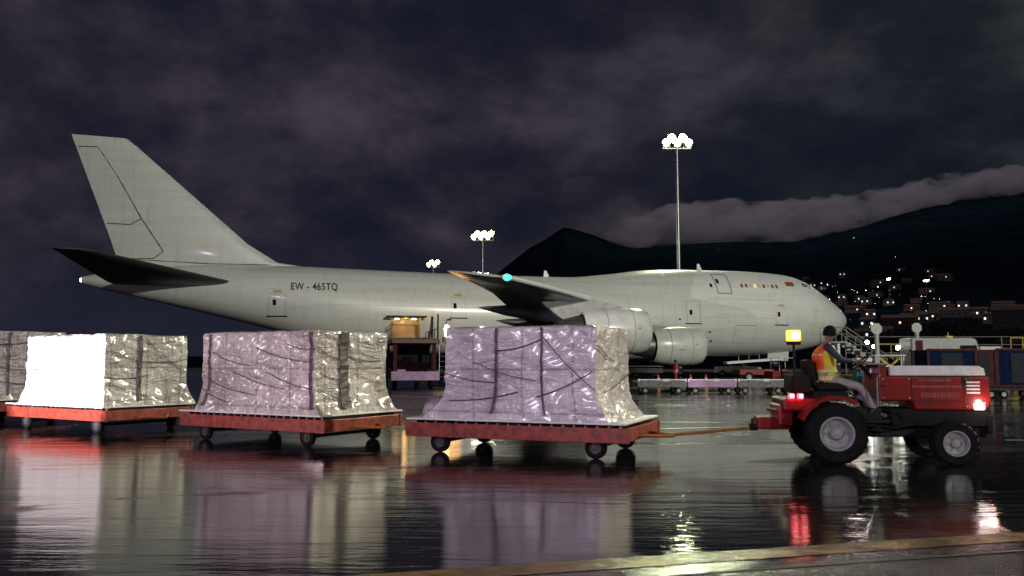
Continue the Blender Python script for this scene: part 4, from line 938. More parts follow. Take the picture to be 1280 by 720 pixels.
    for i in range(nn + 1):
        th = PI * i / nn * .62
        for k in range(nn):
            ph = 2 * PI * k / nn
            d = U * math.cos(th) * 1.12 + (F * math.cos(ph) + Sd * math.sin(ph)) * math.sin(th)
            if F.dot(d) > .55 and U.dot(d) < .45: d = d * .86
            vs.append(h + U * .02 - F * .012 + d * (.118 + .006 * noise.noise(d * 6)))
    for i in range(nn):
        for k in range(nn): fs.append((i * nn + k, i * nn + (k + 1) % nn, (i + 1) * nn + (k + 1) % nn, (i + 1) * nn + k))
    hb.add(vs, fs); hb.build('hair' if not hat else 'cap', hat or pbr('dark_hair', (.008, .007, .006), .9, var=.3, scale=30, spec=.15), root, smooth=True)
    for s_ in (-1, 1): MB().lathe([(-.01, .001), (0, .012), (.01, .001)], h + F * .088 + Sd * .034 * s_ + U * .012, 'X', 8).build('eye', pbr('eye', (.04, .03, .03), .2), root)
    MB().box(h + F * .09 - U * .05, (.02, .05, .01)).build('mouth', pbr('lips', (.2, .08, .07), .5), root)
    return body

# ------------------------------------------------------------------ tractor
TR = (5.24, 14.02, 0); TRZ = R(-8)
tr = empty('tow_tractor', TR, TRZ, 'red apron tractor with white bonnet top towing the cargo train', 'tractor')
for y in (-.60, .60): wheel(tr, (0, y, .475), .475, .30, .27, side=-1 if y < 0 else 1)
for y in (-.62, .62): wheel(tr, (1.77, y, .345), .345, .22, .20, side=-1 if y < 0 else 1)
MB().box((.95, 0, .56), (2.5, .46, .34), bev=.03).box((.35, 0, .75), (.9, .7, .25), bev=.03).box((1.78, 0, .40), (.16, 1.0, .14)).box((0, 0, .475), (.2, 1.0, .2)).box((2.15, 0, .52), (.5, .6, .22), bev=.03).build('chassis', DARK, tr)
MB().box((1.68, -.33, .72), (1.5, .10, .28), bev=.02).box((1.68, .33, .72), (1.5, .10, .28), bev=.02).build('side_skirt', BLACK, tr)
hood = MB().prism([(.74, .98), (1.25, .98), (1.28, .84), (2.36, .84), (2.43, 1.0), (2.40, 1.38), (.74, 1.38)], -.42, .42)
ho = hood.build('bonnet', TRED, tr)
mdf = ho.modifiers.new('bev', 'BEVEL'); mdf.width = .03; mdf.segments = 3
wt = MB().prism([(.92, 1.385), (2.37, 1.385), (2.35, 1.50), (2.27, 1.545), (.92, 1.545)], -.405, .405).build('bonnet_top', WHITE, tr); mdf = wt.modifiers.new('bev', 'BEVEL'); mdf.width = .02; mdf.segments = 3
MB().box((.80, 0, 1.38), (.14, .86, .36), bev=.03).build('dashboard', TRED, tr)
MB().box((.74, 0, 1.575), (.30, .80, .03), bev=.01).build('dash_cap', GREYW, tr)
for k in range(4): MB().box((2.16, -.425, 1.12 + k * .055), (.20, .016, .028)).build('louvre', ALU, tr)
HLW = pbr('headlamp_lens', (.9, .9, .9), .2, emit=(1, .93, .88), es=14)
for y in (-.36, .36):
    MB().box((2.24, -.43 if y < 0 else .43, .905), (.15, .03, .10), bev=.01).build('headlight', HLW, tr)
gl = bpy.data.objects.new('headlamp_glow', bpy.data.lights.new('headlamp_glow', 'POINT')); gl.data.energy = 5; gl.data.color = (1, .6, .5); gl.data.shadow_soft_size = .05; col.objects.link(gl); gl.parent = tr; gl.location = (2.30, -.60, .96)
# lettering-like blurred stencils on the bonnet side
def stencil(x0, x1, z, h, mat):
    b_ = MB(); x = x0; rr = random.Random(int(z * 1000))
    while x < x1:
        w_ = rr.uniform(.012, .03); b_.box((x + w_ / 2, -.4235, z), (w_, .003, h * rr.uniform(.7, 1))); x += w_ + rr.uniform(.008, .018)
    b_.build('faded_lettering', mat, tr)
FADE = pbr('faded_stencil', (.34, .16, .15), .5, var=.6, scale=20)
stencil(1.35, 1.82, 1.315, .035, FADE); stencil(1.25, 1.98, 1.215, .03, FADE); stencil(1.38, 1.95, 1.08, .10, pbr('faded_stencil_dim', (.32, .06, .05), .5, var=.5, scale=20))
MB().box((2.05, -.424, 1.30), (.10, .006, .12)).build('latch', DARK, tr)
for y, r_, w_, x0_ in ((-.60, .475, .30, 0), (.60, .475, .30, 0), (-.62, .345, .22, 1.77), (.62, .345, .22, 1.77)):
    wb = [o for o in tr.children if o.name.startswith('wheel') and abs((o.data.vertices[0].co.y - y)) < .3 and abs(o.data.vertices[0].co.x - x0_) < .6][0]
    tb_ = MB(); nn = 26 if r_ > .4 else 20
    for k in range(nn):
        for sd in (-1, 1):
            a = 2 * PI * (k + (.5 if sd > 0 else 0)) / nn; M = Matrix.Translation((x0_, y, r_)) @ Matrix.Rotation(-a, 4, 'Y') @ Matrix.Translation((r_ + .002, sd * w_ * .22, 0)) @ Matrix.Rotation(sd * .5, 4, 'X')
            vs = [M @ Vector((x * .008, yy * w_ * .22, z * .017)) for z in (-1, 1) for yy in (-1, 1) for x in (-1, 1)]
            tb_.add(vs, [(0, 2, 3, 1), (4, 5, 7, 6), (0, 1, 5, 4), (2, 6, 7, 3), (0, 4, 6, 2), (1, 3, 7, 5)])
    tb_.build('tread', TYRE, wb)
g_ = MB(); g_.tube([(.62, -.40, .80), (.70, -.47, .9), (.70, -.47, 1.34), (.76, -.43, 1.40)], .014, 6); g_.build('grab_handle', STEEL, tr)
g_ = MB(); g_.tube([(.4, -.36, .72), (.55, -.42, .60), (.95, -.44, .56), (1.3, -.42, .62), (1.5, -.36, .74)], .016, 6); g_.build('hose', BLACK, tr)
g_ = MB(); g_.tube([(.75, -.30, .86), (1.0, -.38, .80), (1.1, -.40, .70)], .012, 6); g_.build('hose', BLACK, tr)
g_ = MB(); [g_.box((x, -.422, z), (w, .004, h)) for x, z, w, h in ((1.24, 1.17, .008, .38), (2.02, 1.12, .008, .50), (1.62, .985, .76, .008), (1.67, 1.372, .84, .008))]; g_.build('panel_gap', DARK, tr)
g_ = MB(); [g_.lathe([(-.012, .001), (-.010, .012), (0, .012)], (x, -.421, z), 'Y', 8) for x, z in ((.80, 1.33), (.80, 1.03), (1.2, 1.33), (1.2, 1.03), (2.06, 1.33), (2.06, .9), (2.33, .96))]; g_.build('bolt', STEEL, tr)
MB().box((.45, -.44, .60), (.34, .16, .03)).box((.45, -.50, .70), (.02, .02, .2)).build('step', DARK, tr)
MB().tube([(1.5, .30, 1.5), (1.5, .30, 1.78), (1.46, .30, 1.82)], .028, 8).build('exhaust_pipe', DARK, tr)
MB().box((2.40, 0, .62), (.08, .84, .30), bev=.02).build('front_bumper', BLACK, tr)
# rear fenders, deck, hitch
for y in (-.60, .60):
    f_ = MB(); n = 14; ri, ro_ = .54, .60
    for i in range(n + 1):
        t = R(58 + 100 * i / n); c, s_ = math.cos(t), math.sin(t)
        for r_, yy in ((ro_, y - .19), (ro_, y + .19), (ri, y + .19), (ri, y - .19)): f_.v.append((c * r_, yy, .475 + s_ * r_))
    for i in range(n):
        for k in range(4): f_.f.append((i * 4 + k, i * 4 + (k + 1) % 4, i * 4 + 4 + (k + 1) % 4, i * 4 + 4 + k))
    f_.f += [(0, 1, 2, 3), tuple(n * 4 + k for k in range(4))]
    f_.build('fender', TRED, tr, smooth=30)
MB().box((-.50, 0, .92), (.55, 1.2, .20), bev=.03).box((-.72, 0, .74), (.22, .9, .34), bev=.03).build('rear_body', TRED, tr)
MB().box((-.88, 0, .60), (.52, .62, .20), bev=.03).box((-.74, 0, .80), (.34, .6, .05)).build('hitch_block', TRED, tr)
MB().box((-1.18, 0, .52), (.14, .16, .12), bev=.02).tube([(-1.2, 0, .46), (-1.2, 0, .66)], .02, 8).build('hitch', DARK, tr)
TL = pbr('tail_lamp_red', (.6, .02, .03), .3, emit=(1, .03, .06), es=9); TLW = pbr('tail_lamp_core', (.9, .4, .4), .3, emit=(1, .45, .42), es=12)
for x, y in ((-.66, -.62), (-.53, -.66)):
    o = MB().box((x, y, 1.06), (.085, .10, .085), bev=.015).build('tail_lamp', TL, tr); MB().box((x, y - .052, 1.06), (.05, .012, .045)).build('bulb', TLW, o)
# seat and steering
MB().box((-.02, 0, 1.06), (.55, 1.0, .14), bev=.03).build('seat_base', BLACK, tr)
MB().box((.08, 0, 1.20), (.52, .50, .14), bev=.05).build('seat', BLACK, tr)
MB().box((-.26, 0, 1.42), (.13, .52, .46), bev=.05, ry=R(-10)).box((-.45, 0, 1.25), (.3, .8, .3), bev=.04).build('seat_back', BLACK, tr)
st = MB().tube([(.78, 0, 1.30), (.55, 0, 1.58)], .03, 8); st.build('steering_column', DARK, tr)
sw = MB(); d_ = Vector((-.23, 0, .28)).normalized(); e1 = Vector((0, 1, 0)); e2 = d_.cross(e1)
SWC = Vector((.56, 0, 1.59)); sw.tube([SWC + (e1 * math.cos(2 * PI * k / 24) + e2 * math.sin(2 * PI * k / 24)) * .19 for k in range(25)], .014, 6)
for k in range(3): sw.tube([SWC, SWC + (e1 * math.cos(2.1 * k + .5) + e2 * math.sin(2.1 * k + .5)) * .19], .010, 5)
sw.build('steering_wheel', BLACK, tr, smooth=True)
MB().box((.62, 0, .66), (.5, 1.0, .05)).build('footplate', DARK, tr)
MB().box((.66, .12, 1.48), (.10, .12, .12), bev=.02).box((.70, -.2, 1.46), (.08, .10, .10), bev=.02).build('gauge', STEEL, tr)
MB().tube([(-.43, .30, 1.0), (-.43, .30, 1.94)], .022, 8).build('beacon_post', DARK, tr)
be = MB().box((-.43, .30, 1.93), (.22, .16, .06), bev=.01).build('beacon_base', MAROON, tr)
MB().box((-.43, .30, 2.06), (.23, .16, .19), bev=.03).build('beacon', pbr('beacon_amber', (.9, .5, .05), .3, emit=(1, .55, .06), es=2.6), tr)
MB().box((-.41, .30, 2.06), (.13, .166, .11), bev=.01).build('beacon_bulb', pbr('beacon_core', (1, .8, .4), .3, emit=(1, .85, .45), es=7), tr)

# driver
VO = pbr('vest_orange', (.85, .10, .02), .5, var=.2); VY = pbr('vest_yellow', (.62, .50, .03), .5, var=.25, scale=8); NAVY = pbr('navy_jacket', (.012, .022, .06), .6, var=.3); KH = pbr('grey_trousers', (.30, .27, .27), .7, var=.3, scale=10)
dr = empty('person', TR, TRZ, 'seated driver in an orange and yellow reflective vest, hands on the tractor steering wheel', 'person')
DJ = dict(pelvis=(.02, 0, 1.33), chest=(.00, 0, 1.70), neck=(.06, 0, 1.93), head=(.12, 0, 2.07), up=(.08, 0, .996), face=(.985, .15, -.08),
          shr=(.02, -.19, 1.86), shl=(.04, .19, 1.86), elr=(.22, -.27, 1.63), ell=(.24, .25, 1.63), wrr=(.43, -.19, 1.62), wrl=(.43, .19, 1.62), palmr=(.52, -.18, 1.63), palml=(.52, .18, 1.63), palmnr=(.3, 0, -.95), palmnl=(.3, 0, -.95),
          hipr=(.07, -.11, 1.30), hipl=(.07, .11, 1.30), knr=(.50, -.25, 1.20), knl=(.50, .22, 1.24), anr=(.72, -.30, .78), anl=(.72, .24, .78), toer=(.86, -.31, .73), toel=(.86, .25, .73))
person(dr, DJ, dict(jacket=NAVY, trousers=KH, shoe=pbr('shoe', (.05, .045, .04), .5)))
def vest(root, J, m_main, m_back, m_stripe, ro=1.0):
    pv, chs, nk_ = Vector(J['pelvis']), Vector(J['chest']), Vector(J['neck'])
    def ring(c, rx, ry, d, m_, name, a0=0, a1=360, parent=root):
        pass
    secs = [(pv + (chs - pv) * -.10, .185, .20), (pv.lerp(chs, .2), .178, .195), (pv.lerp(chs, .5), .172, .195), (pv.lerp(chs, .8), .182, .205), (chs, .187, .215), (chs.lerp(nk_, .35), .175, .21), (chs.lerp(nk_, .62), .14, .17), (chs.lerp(nk_, .82), .10, .11)]
    def shell(lo, hi, a0, a1, off, name, m_, parent):
        b_ = MB(); n = 28; rows = []
        T = [lo + (hi - lo) * i / 10 for i in range(11)]
        for t in T:
            x = t * (len(secs) - 1); i = min(int(x), len(secs) - 2); f_ = x - i
            c = secs[i][0].lerp(secs[i + 1][0], f_); rx = secs[i][1] * (1 - f_) + secs[i + 1][1] * f_ + off; ry = secs[i][2] * (1 - f_) + secs[i + 1][2] * f_ + off
            for k in range(n + 1):
                a = R(a0 + (a1 - a0) * k / n); w_ = 1 + .03 * noise.noise(Vector((math.cos(a) * 3, math.sin(a) * 3, t * 6)))
                b_.v.append((c.x + rx * math.cos(a) * w_ * ro, c.y + ry * math.sin(a) * w_ * ro, c.z))
        for i in range(10):
            for k in range(n): b_.f.append((i * (n + 1) + k, i * (n + 1) + k + 1, (i + 1) * (n + 1) + k + 1, (i + 1) * (n + 1) + k))
        return b_.build(name, m_, parent, smooth=True)
    v_ = shell(0, 1, 0, 360, 0, 'vest', m_main, root)
    shell(.22, .9, 125, 250, .008, 'vest_back', m_back, v_)
    shell(.02, .10, 0, 360, .010, 'reflective_stripe', m_stripe, v_); shell(.18, .24, 0, 360, .012, 'reflective_stripe', m_stripe, v_); shell(.60, .64, 120, 250, .014, 'reflective_stripe', m_stripe, v_)
vest(dr, DJ, VY, VO, pbr('retro_reflective', (.55, .62, .30), .3, var=.2))
# tow bar between tractor and first dolly
(l, rz) = poses[0]
hx, hy = l[0] + 2.55 * math.cos(rz), l[1] + 2.55 * math.sin(rz)
tx0 = TR[0] - 1.22 * math.cos(TRZ); ty0 = TR[1] - 1.22 * math.sin(TRZ)
tb_ = MB().tube([(hx, hy, .36), ((hx + tx0) / 2, (hy + ty0) / 2, .43), (tx0, ty0, .50)], .026, 8); tb_.lathe([(-.02, .03), (-.02, .06), (.02, .06), (.02, .03), (-.02, .03)], (tx0, ty0, .50), 'Z', 12)
tag(tb_.build('tow_bar', pbr('tow_bar_paint', (.36, .16, .02), .4, var=.5, scale=9)), 'yellow brown tow bar between the tractor hitch and the first dolly', 'tow bar')
# glow of the tail lamps and beacon onto the wet slab comes from the lenses themselves

# ------------------------------------------------------------------ ramp worker
wk = empty('person', (11.75, 60, 0), R(170), 'standing ramp worker in red overalls with white bands, seen below the engine', 'person')
WJ = dict(pelvis=(0, 0, .96), chest=(0, 0, 1.30), neck=(0, 0, 1.52), head=(.02, 0, 1.66), up=(0, 0, 1), face=(1, 0, 0), shr=(0, -.19, 1.44), shl=(0, .19, 1.44), elr=(-.04, -.26, 1.16), ell=(-.04, .26, 1.16),
          wrr=(.1, -.24, .94), wrl=(.1, .24, .94), palmr=(.14, -.23, .84), palml=(.14, .23, .84), palmnr=(0, 1, 0), palmnl=(0, -1, 0), hipr=(0, -.1, .90), hipl=(0, .1, .90), knr=(.03, -.12, .48), knl=(-.02, .13, .48), anr=(0, -.13, .08), anl=(-.06, .14, .08), toer=(.14, -.15, .04), toel=(.08, .17, .04))
ROV = pbr('red_overalls', (.42, .02, .03), .6, var=.25)
person(wk, WJ, dict(jacket=ROV, trousers=ROV), hat=pbr('worker_cap', (.02, .015, .02), .6))
vest(wk, WJ, ROV, ROV, pbr('white_band', (.7, .7, .65), .3))
# cones
def cone():
    t = empty('traffic_cone', (0, 0, 0)); MB().box((0, 0, .02), (.42, .42, .04), bev=.01).build('base', BLACK, t)
    MB().lathe([(.04, .17), (.3, .12), (.75, .035), (.76, .01)], (0, 0, 0), 'Z', 16).build('cone_body', pbr('cone_orange', (.55, .10, .02), .5), t, smooth=True)
    MB().lathe([(.36, .112), (.50, .087)], (0, 0, 0), 'Z', 16).build('cone_band', WHITE, t); return t
cn = cone()
for i, (u, lb) in enumerate(((822, 'orange traffic cone to the left of the worker in red overalls'), (862, 'orange traffic cone just right of the worker in red overalls'), (881, 'orange traffic cone farthest right of the three under the engine'))):
    c = cn if i == 0 else copy_tree(cn); x, y, z = at(u, 60); c.location = (x, y, z); tag(c, lb, 'traffic cone', 'traffic cones under the engine')

# ------------------------------------------------------------------ empty dollies on the far side
DGR = pbr('scuffed_grey_panel', (.13, .13, .14), .5, var=.7, scale=5)
def empty_dolly():
    t = empty('empty_dolly', (0, 0, 0))
    MB().box((0, -.78, .50), (2.5, .05, .34), bev=.01).build('side_panel', DGR, t); MB().box((0, .78, .50), (2.5, .05, .34), bev=.01).build('side_panel', DGR, t)
    f = MB().box((0, 0, .52), (2.44, 1.5, .08)); f.build('deck', DARK, t)
    r_ = MB()
    for k in range(10): r_.tube([(-1.1 + k * .245, -.72, .60), (-1.1 + k * .245, .72, .60)], .03, 6)
    r_.build('rollers', STEEL, t)
    g = MB(); g.box((0, -.80, .72), (2.5, .05, .05)); g.box((-1.2, -.8, .7), (.08, .08, .14)); g.box((1.2, -.8, .7), (.08, .08, .14)); g.box((.2, -.8, .7), (.3, .06, .12)); g.build('top_rail', WHITE, t)
    for x in (-.85, .85):
        for y in (-.68, .68): wheel(t, (x, y, .17), .17, .1, .10, rm=GREYW, side=-1 if y < 0 else 1)
    MB().tube([(1.25, 0, .35), (1.6, 0, .33)], .03, 6).build('drawbar', YEL, t)
    return t
ed = empty_dolly()  # grey one, copied along the row
for i, (u, lb) in enumerate(((823, 'empty grey roller dolly nearest the wrapped load, under the engine'), (884, 'empty roller dolly with a violet-lit side panel, right of the first one'), (945, 'empty grey roller dolly, third from the wrapped load'), (1004, 'empty grey roller dolly ending the row behind the tractor'), )):
    c = ed if i == 0 else copy_tree(ed); x, y, z = at(u, 43.5); c.location = (x, y, z); c.rotation_euler = (0, 0, R(1)); tag(c, lb, 'dolly', 'row of empty dollies beyond the train')
    if i == 1:
        for ch in c.children:
            if ch.name.startswith('side_panel'): ch.data = ch.data.copy(); ch.data.materials[0] = mats['violet_lit_panel']; ch['label'] = 'violet-lit side panel'  # violet light on this one panel is painted into its colour

# ------------------------------------------------------------------ vehicles and equipment beyond
def vehicle_pickup(loc, rz, label):
    t = empty('pickup_truck', loc, rz, label, 'pickup truck')
    body = MB().prism([(-2.5, .45), (2.5, .45), (2.55, .8), (2.4, 1.05), (.95, 1.12), (-2.5, 1.12)], -.88, .88).build('body', WHITE, t); m_ = body.modifiers.new('b', 'BEVEL'); m_.width = .05; m_.segments = 2
    cab = MB().prism([(-.75, 1.12), (1.0, 1.12), (.45, 1.80), (-.6, 1.82)], -.78, .78).build('cab', WHITE, t); m_ = cab.modifiers.new('b', 'BEVEL'); m_.width = .05; m_.segments = 2
    MB().prism([(-.6, 1.2), (.78, 1.2), (.40, 1.7), (-.52, 1.7)], -.795, .795).build('side_window', GLASS, t)
    MB().add([(.99, -.68, 1.2), (.99, .68, 1.2), (.55, .62, 1.74), (.55, -.62, 1.74)], [(0, 1, 2, 3)]).build('windscreen', GLASS, t)
    for y in (-.6, .6): MB().box((2.5, y, .82), (.06, .3, .16)).build('headlight', GREYW, t)
    MB().box((2.54, 0, .55), (.08, 1.7, .16)).build('bumper', DARK, t)
    for x in (-1.55, 1.6):
        for y in (-.82, .82): wheel(t, (x, y, .36), .36, .22, .2, side=-1 if y < 0 else 1)
    return t
x, y, z = at(921, 96); vehicle_pickup((x, y, 0), R(-28), 'white pickup truck parked under the aircraft forward belly')
# belt loader
bl = empty('belt_loader', at(948, 70), R(8), 'belt loader with raised white conveyor under the aircraft belly', 'belt loader')
MB().box((0, 0, .8), (4.2, 1.6, .5), bev=.05).build('chassis', TRED, bl); MB().box((-.6, 0, 1.72), (4.8, .8, .2), ry=R(-4), bev=.02).build('conveyor', WHITE, bl)
MB().box((1.3, -.3, 1.25), (.7, .7, .5), bev=.05).build('operator_seat', BLACK, bl)
for x in (-1.3, 1.4):
    for y in (-.75, .75): wheel(bl, (x, y, .4), .4, .22, .22, side=-1 if y < 0 else 1)
r_ = MB(); [r_.tube([(-.6 + k * .9 - 1.4, -.42, 1.7 + .06 * k), (-.6 + k * .9 - 1.4, -.42, 2.15 + .06 * k)], .02, 5) for k in range(4)]; r_.build('hand_rail', STEEL, bl)
# dark red baggage tug
def tug(loc, rz, label, m):
    t = empty('baggage_tug', loc, rz, label, 'baggage tug')
    o = MB().prism([(-1.3, .35), (1.4, .35), (1.45, .85), (.4, .95), (.35, .75), (-.5, .75), (-.6, 1.0), (-1.3, 1.0)], -.6, .6).build('body', m, t); k = o.modifiers.new('b', 'BEVEL'); k.width = .04; k.segments = 2
    MB().box((-.2, 0, .85), (.5, .9, .15), bev=.04).box((-.48, 0, 1.1), (.12, .9, .4), bev=.04).build('seat', BLACK, t)
    c = MB(); [c.tube([(x_, y_, .9), (x_, y_, 1.9)], .03, 6) for x_ in (-.7, .5) for y_ in (-.55, .55)]; c.box((-.1, 0, 1.93), (1.4, 1.25, .06), bev=.02); c.build('canopy', WHITE if m is not MAROON else DARK, t)
    for x_ in (-.85, .95):
        for y_ in (-.5, .5): wheel(t, (x_, y_, .3), .3, .2, .17, side=-1 if y_ < 0 else 1)
    return t
tug(at(978, 62), R(15), 'dark red baggage tug under the canopy left of the driver', TRED)
tug(at(1112, 40), R(-20), 'dark baggage tug with white canopy behind the tractor bonnet', GREYW)
# low pale cart at the left under the engines
ct = empty('baggage_cart', at(806, 88), R(5), 'low pale baggage cart standing under the engines', 'baggage cart')
MB().box((0, 0, .75), (3.4, 1.5, .5), bev=.03).build('bin', GREYW, ct); MB().box((0, 0, 1.2), (3.4, 1.5, .06)).build('lid', ALU, ct)
for x_ in (-1.1, 1.1):
    for y_ in (-.65, .65): wheel(ct, (x_, y_, .25), .25, .14, .12, side=-1 if y_ < 0 else 1)
# octagonal signs
def oct_sign(loc, h, label, rz=0):
    t = empty('octagonal_sign', loc, rz, label, 'sign')
    MB().tube([(0, 0, 0), (0, 0, h - .3)], .13, 12).build('post', pbr('pale_post', (.38, .38, .36), .5, var=.2), t, smooth=True)
    pts_ = [(.33 * math.cos(R(22.5 + 45 * k)), h + .33 * math.sin(R(22.5 + 45 * k))) for k in range(8)]
    MB().prism(pts_, -.05, .03).build('sign_plate', pbr('sign_grey', (.28, .28, .27), .4, var=.2), t)
    pts_ = [(.27 * math.cos(R(22.5 + 45 * k)), h + .27 * math.sin(R(22.5 + 45 * k))) for k in range(8)]
    MB().prism(pts_, -.056, -.05).build('sign_face', pbr('sign_face', (.33, .33, .31), .4, var=.3, scale=3), t)
oct_sign(at(1095, 46), 3.45, 'grey octagonal sign on a thick white post in clear view'); oct_sign(at(1145.5, 52), 3.75, 'grey octagonal sign rising from behind the white service van')
# service van / truck
def van(loc, rz, label, s_=1):
    t = empty('service_van', loc, rz, label, 'van')
    o = MB().prism([(-2.2, .5), (2.1, .5), (2.15, 1.3), (1.7, 2.2), (1.5, 2.95), (1.2, 3.05), (-2.2, 3.05)], -1.0, 1.0).build('body', GREYW, t); k = o.modifiers.new('b', 'BEVEL'); k.width = .10; k.segments = 3
    MB().prism([(.55, 1.7), (1.62, 1.7), (1.45, 2.6), (.55, 2.6)], -1.015, 1.015).build('side_window', GLASS, t)
    MB().box((-1.75, -1.01, 1.9), (.4, .03, 2.0)).build('door', MAROON, t)
    MB().add([(2.0, -.85, 1.62), (2.0, .85, 1.62), (1.68, .8, 2.6), (1.68, -.8, 2.6)], [(0, 1, 2, 3)]).build('windscreen', GLASS, t)
    for x_ in (-1.4, 1.4):
        for y_ in (-.9, .9): wheel(t, (x_, y_, .42), .42, .25, .24, side=-1 if y_ < 0 else 1)
    MB().box((.3, 0, 3.12), (.35, .5, .12), bev=.02).tube([(.3, 0, 3.1), (.3, 0, 3.4)], .03, 6).build('roof_light', YEL, t)
van(at(1178, 50), R(-6), 'tall pale service van behind the blue containers')
# containers on trolleys
def uld(loc, rz, label, m, L_=2.4, H1=2.2):
    t = empty('cargo_container', loc, rz, label, 'cargo container')
    o = MB().prism([(-L_ / 2, .55), (L_ / 2, .55), (L_ / 2, H1), (-L_ / 2, H1)], -.8, .8).build('shell', m, t); k = o.modifiers.new('b', 'BEVEL'); k.width = .03
    f = MB()
    for x_ in (-L_ / 2, L_ / 2):
        f.box((x_, -.82, (H1 + .55) / 2), (.09, .05, H1 - .5))
    f.box((0, -.82, H1), (L_ + .1, .05, .09)); f.box((0, -.82, .55), (L_ + .1, .05, .09)); f.build('frame', MAROON, t)
    MB().box((0, -.815, 1.35), (L_ * .45, .03, 1.3)).build('curtain', pbr('dark_curtain', (.004, .006, .015), .6, var=.4, spec=.2), t)
    MB().box((0, 0, .42), (L_ + .2, 1.5, .12)).build('trolley_bed', DARK, t)
    for x_ in (-L_ * .35, L_ * .35):
        for y_ in (-.6, .6): wheel(t, (x_, y_, .18), .18, .1, .1, side=-1 if y_ < 0 else 1)
    return t
uld(at(1177, 37), R(-3), 'blue cargo container with dark curtain on a trolley behind the tractor bonnet', BLUE, 2.0, 2.15)
uld(at(1216, 38), R(-3), 'maroon cargo container standing between the two blue ones', MAROON, 1.0, 2.12)
uld(at(1262, 38), R(-3), 'blue cargo container on a trolley at the frame edge', BLUE, 2.1, 2.18)
uld(at(1330, 38), R(-3), 'blue cargo container on a trolley just past the frame edge', BLUE, 2.1, 2.18)
# passenger stairs
ps = empty('passenger_stairs', at(1078, 56), R(172), 'white mobile passenger stairs beyond the driver', 'passenger stairs')
s_ = MB()
for k in range(10): s_.box((-1.6 + k * .3, 0, .9 + k * .22), (.32, 1.3, .05))
s_.build('steps', STEEL, ps)
s_ = MB().box((-.25, -.66, 1.75), (3.6, .06, .25), ry=R(-36)).box((-.25, .66, 1.75), (3.6, .06, .25), ry=R(-36)); s_.build('stringer', GREYW, ps)
MB().box((1.9, 0, 2.95), (1.4, 1.4, .10)).build('landing', GREYW, ps)
r_ = MB()
for y_ in (-.66, .66):
    r_.tube([(-1.7, y_, 1.8), (1.2, y_, 3.95), (2.6, y_, 3.95)], .03, 6); r_.tube([(-1.7, y_, 1.4), (1.2, y_, 3.5), (2.6, y_, 3.5)], .02, 6)
    for x_, z_ in ((-1.7, .9), (-.7, 1.6), (.3, 2.3), (1.2, 2.95), (1.9, 2.95), (2.6, 2.95)): r_.tube([(x_, y_, z_), (x_, y_, z_ + 1.0)], .025, 6)
r_.build('hand_rail', GREYW, ps)
MB().box((0, 0, .6), (4.2, 1.7, .35), bev=.03).build('chassis', YEL, ps); MB().box((1.7, 0, 1.8), (.15, 1.1, 2.2)).build('support', STEEL, ps)
for x_ in (-1.4, 1.4):
    for y_ in (-.75, .75): wheel(ps, (x_, y_, .35), .35, .2, .18, side=-1 if y_ < 0 else 1)
# teal and white cabinet
gpu = empty('ground_power_unit', at(1076, 42), R(-8), 'white and teal ground power unit left of the clear octagonal sign', 'ground power unit')
MB().box((0, 0, 1.55), (.75, .8, .55), bev=.03).build('upper_cabinet', WHITE, gpu); MB().box((0, 0, .85), (.75, .8, .8), bev=.03).build('lower_cabinet', pbr('teal_paint', (.02, .16, .18), .4, var=.3), gpu)
for y_ in (-.35, .35):
    for x_ in (-.25, .25): wheel(gpu, (x_, y_, .18), .18, .1, .1, side=-1 if y_ < 0 else 1)
# high rail fence
hf = empty('rail_fence', (0, 0, 0), 0, 'long pale pipe rail fence behind the equipment park', 'fence'); hf.location = (34, 80, 0)
for k in range(12): MB().tube([(-2 + k * 3.0, 0, 0), (-2 + k * 3.0, 0, 4.1)], .05, 6).build('post', GREYW, hf)
for z_ in (4.05, 3.3, 2.5): MB().tube([(-2, 0, z_), (31, 0, z_)], .035, 6).build('rail', GREYW, hf)
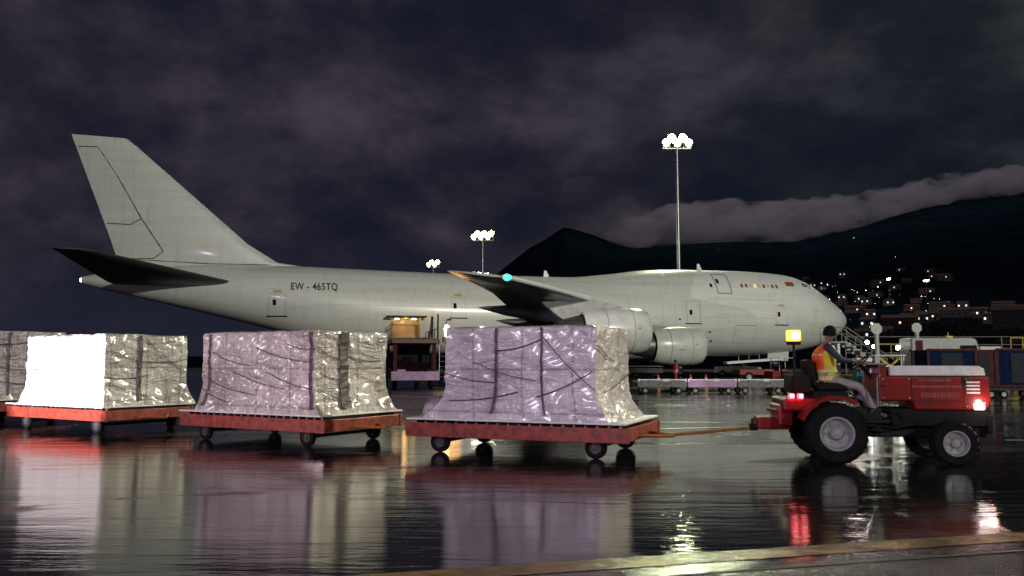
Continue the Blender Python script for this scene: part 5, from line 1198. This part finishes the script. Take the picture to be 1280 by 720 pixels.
# yellow loader arms and equipment
def high_equipment(loc, rz, label, h, m=YEL):
    t = empty('lift_platform', loc, rz, label, 'lift platform')
    MB().box((0, 0, .8), (2.6, 1.5, .6), bev=.05).build('chassis', m, t)
    a_ = MB().box((0, -.4, h * .5), (2.4, .12, .16), ry=R(-40)).box((0, -.38, h * .5), (2.4, .12, .16), ry=R(40)).build('scissor_arm', m, t)
    MB().box((0, 0, h - .5), (2.2, 1.4, .12)).build('platform', m, t)
    r_ = MB()
    for x_ in (-1, 0, 1): r_.tube([(x_, -.66, h - .5), (x_, -.66, h + .4)], .03, 6)
    r_.tube([(-1, -.66, h + .4), (1, -.66, h + .4)], .03, 6); r_.build('guard_rail', m, t)
    for x_ in (-.9, .9):
        for y_ in (-.65, .65): wheel(t, (x_, y_, .32), .32, .2, .18, side=-1 if y_ < 0 else 1)
    return t
high_equipment(at(1107, 64), R(4), 'yellow scissor lift platform behind the clear octagonal sign', 2.6)
high_equipment(at(1265, 52), R(20), 'yellow scissor lift platform above the last blue container', 2.7)
high_equipment(at(1134, 70), R(-10), 'grey lift platform between the two octagonal signs', 2.5, GREYW)
tk = empty('box_truck', at(1231, 84), R(-4), 'small white box truck beyond the containers', 'truck')
MB().box((0, 0, 2.65), (2.2, 1.6, 1.1), bev=.05).build('cargo_box', WHITE, tk); MB().box((1.6, 0, 2.3), (.9, 1.5, 1.5), bev=.08).build('cab', GREYW, tk); MB().box((1.75, -.76, 2.6), (.45, .03, .5)).build('side_window', GLASS, tk)
MB().box((.4, 0, 1.3), (3.6, 1.4, .9)).build('chassis', DARK, tk)
for x_ in (-.7, 1.5):
    for y_ in (-.7, .7): wheel(tk, (x_, y_, .5), .5, .25, .26, side=-1 if y_ < 0 else 1)
# work lights on the equipment park
def apron_lamp(u, d, h, label, r_=.16, m=None):
    t = empty('work_light', at(u, d), 0, label, 'work light')
    MB().tube([(0, 0, 0), (0, 0, h)], .03, 6).build('stand', DARK, t); MB().box((0, .06, h), (.34, .12, .3), bev=.03).build('lamp_housing', DARK, t)
    MB().lathe([(-.05, .001), (-.04, r_), (0, r_)], (0, 0, h), 'Y', 14).build('lens', m or pbr('work_lens', (.9, .9, .9), .3, emit=(.92, 1, .88), es=40, sample=False), t)
apron_lamp(1121, 58, 2.62, 'brightest white work light behind the tractor bonnet', .15)
apron_lamp(1141.5, 60, 2.55, 'smaller white work light left of the service van', .13)
apron_lamp(1083, 54, 2.9, 'white work light above the ground power unit', .12)
apron_lamp(1091, 54, 2.62, 'white work light touching the octagonal sign post', .11)
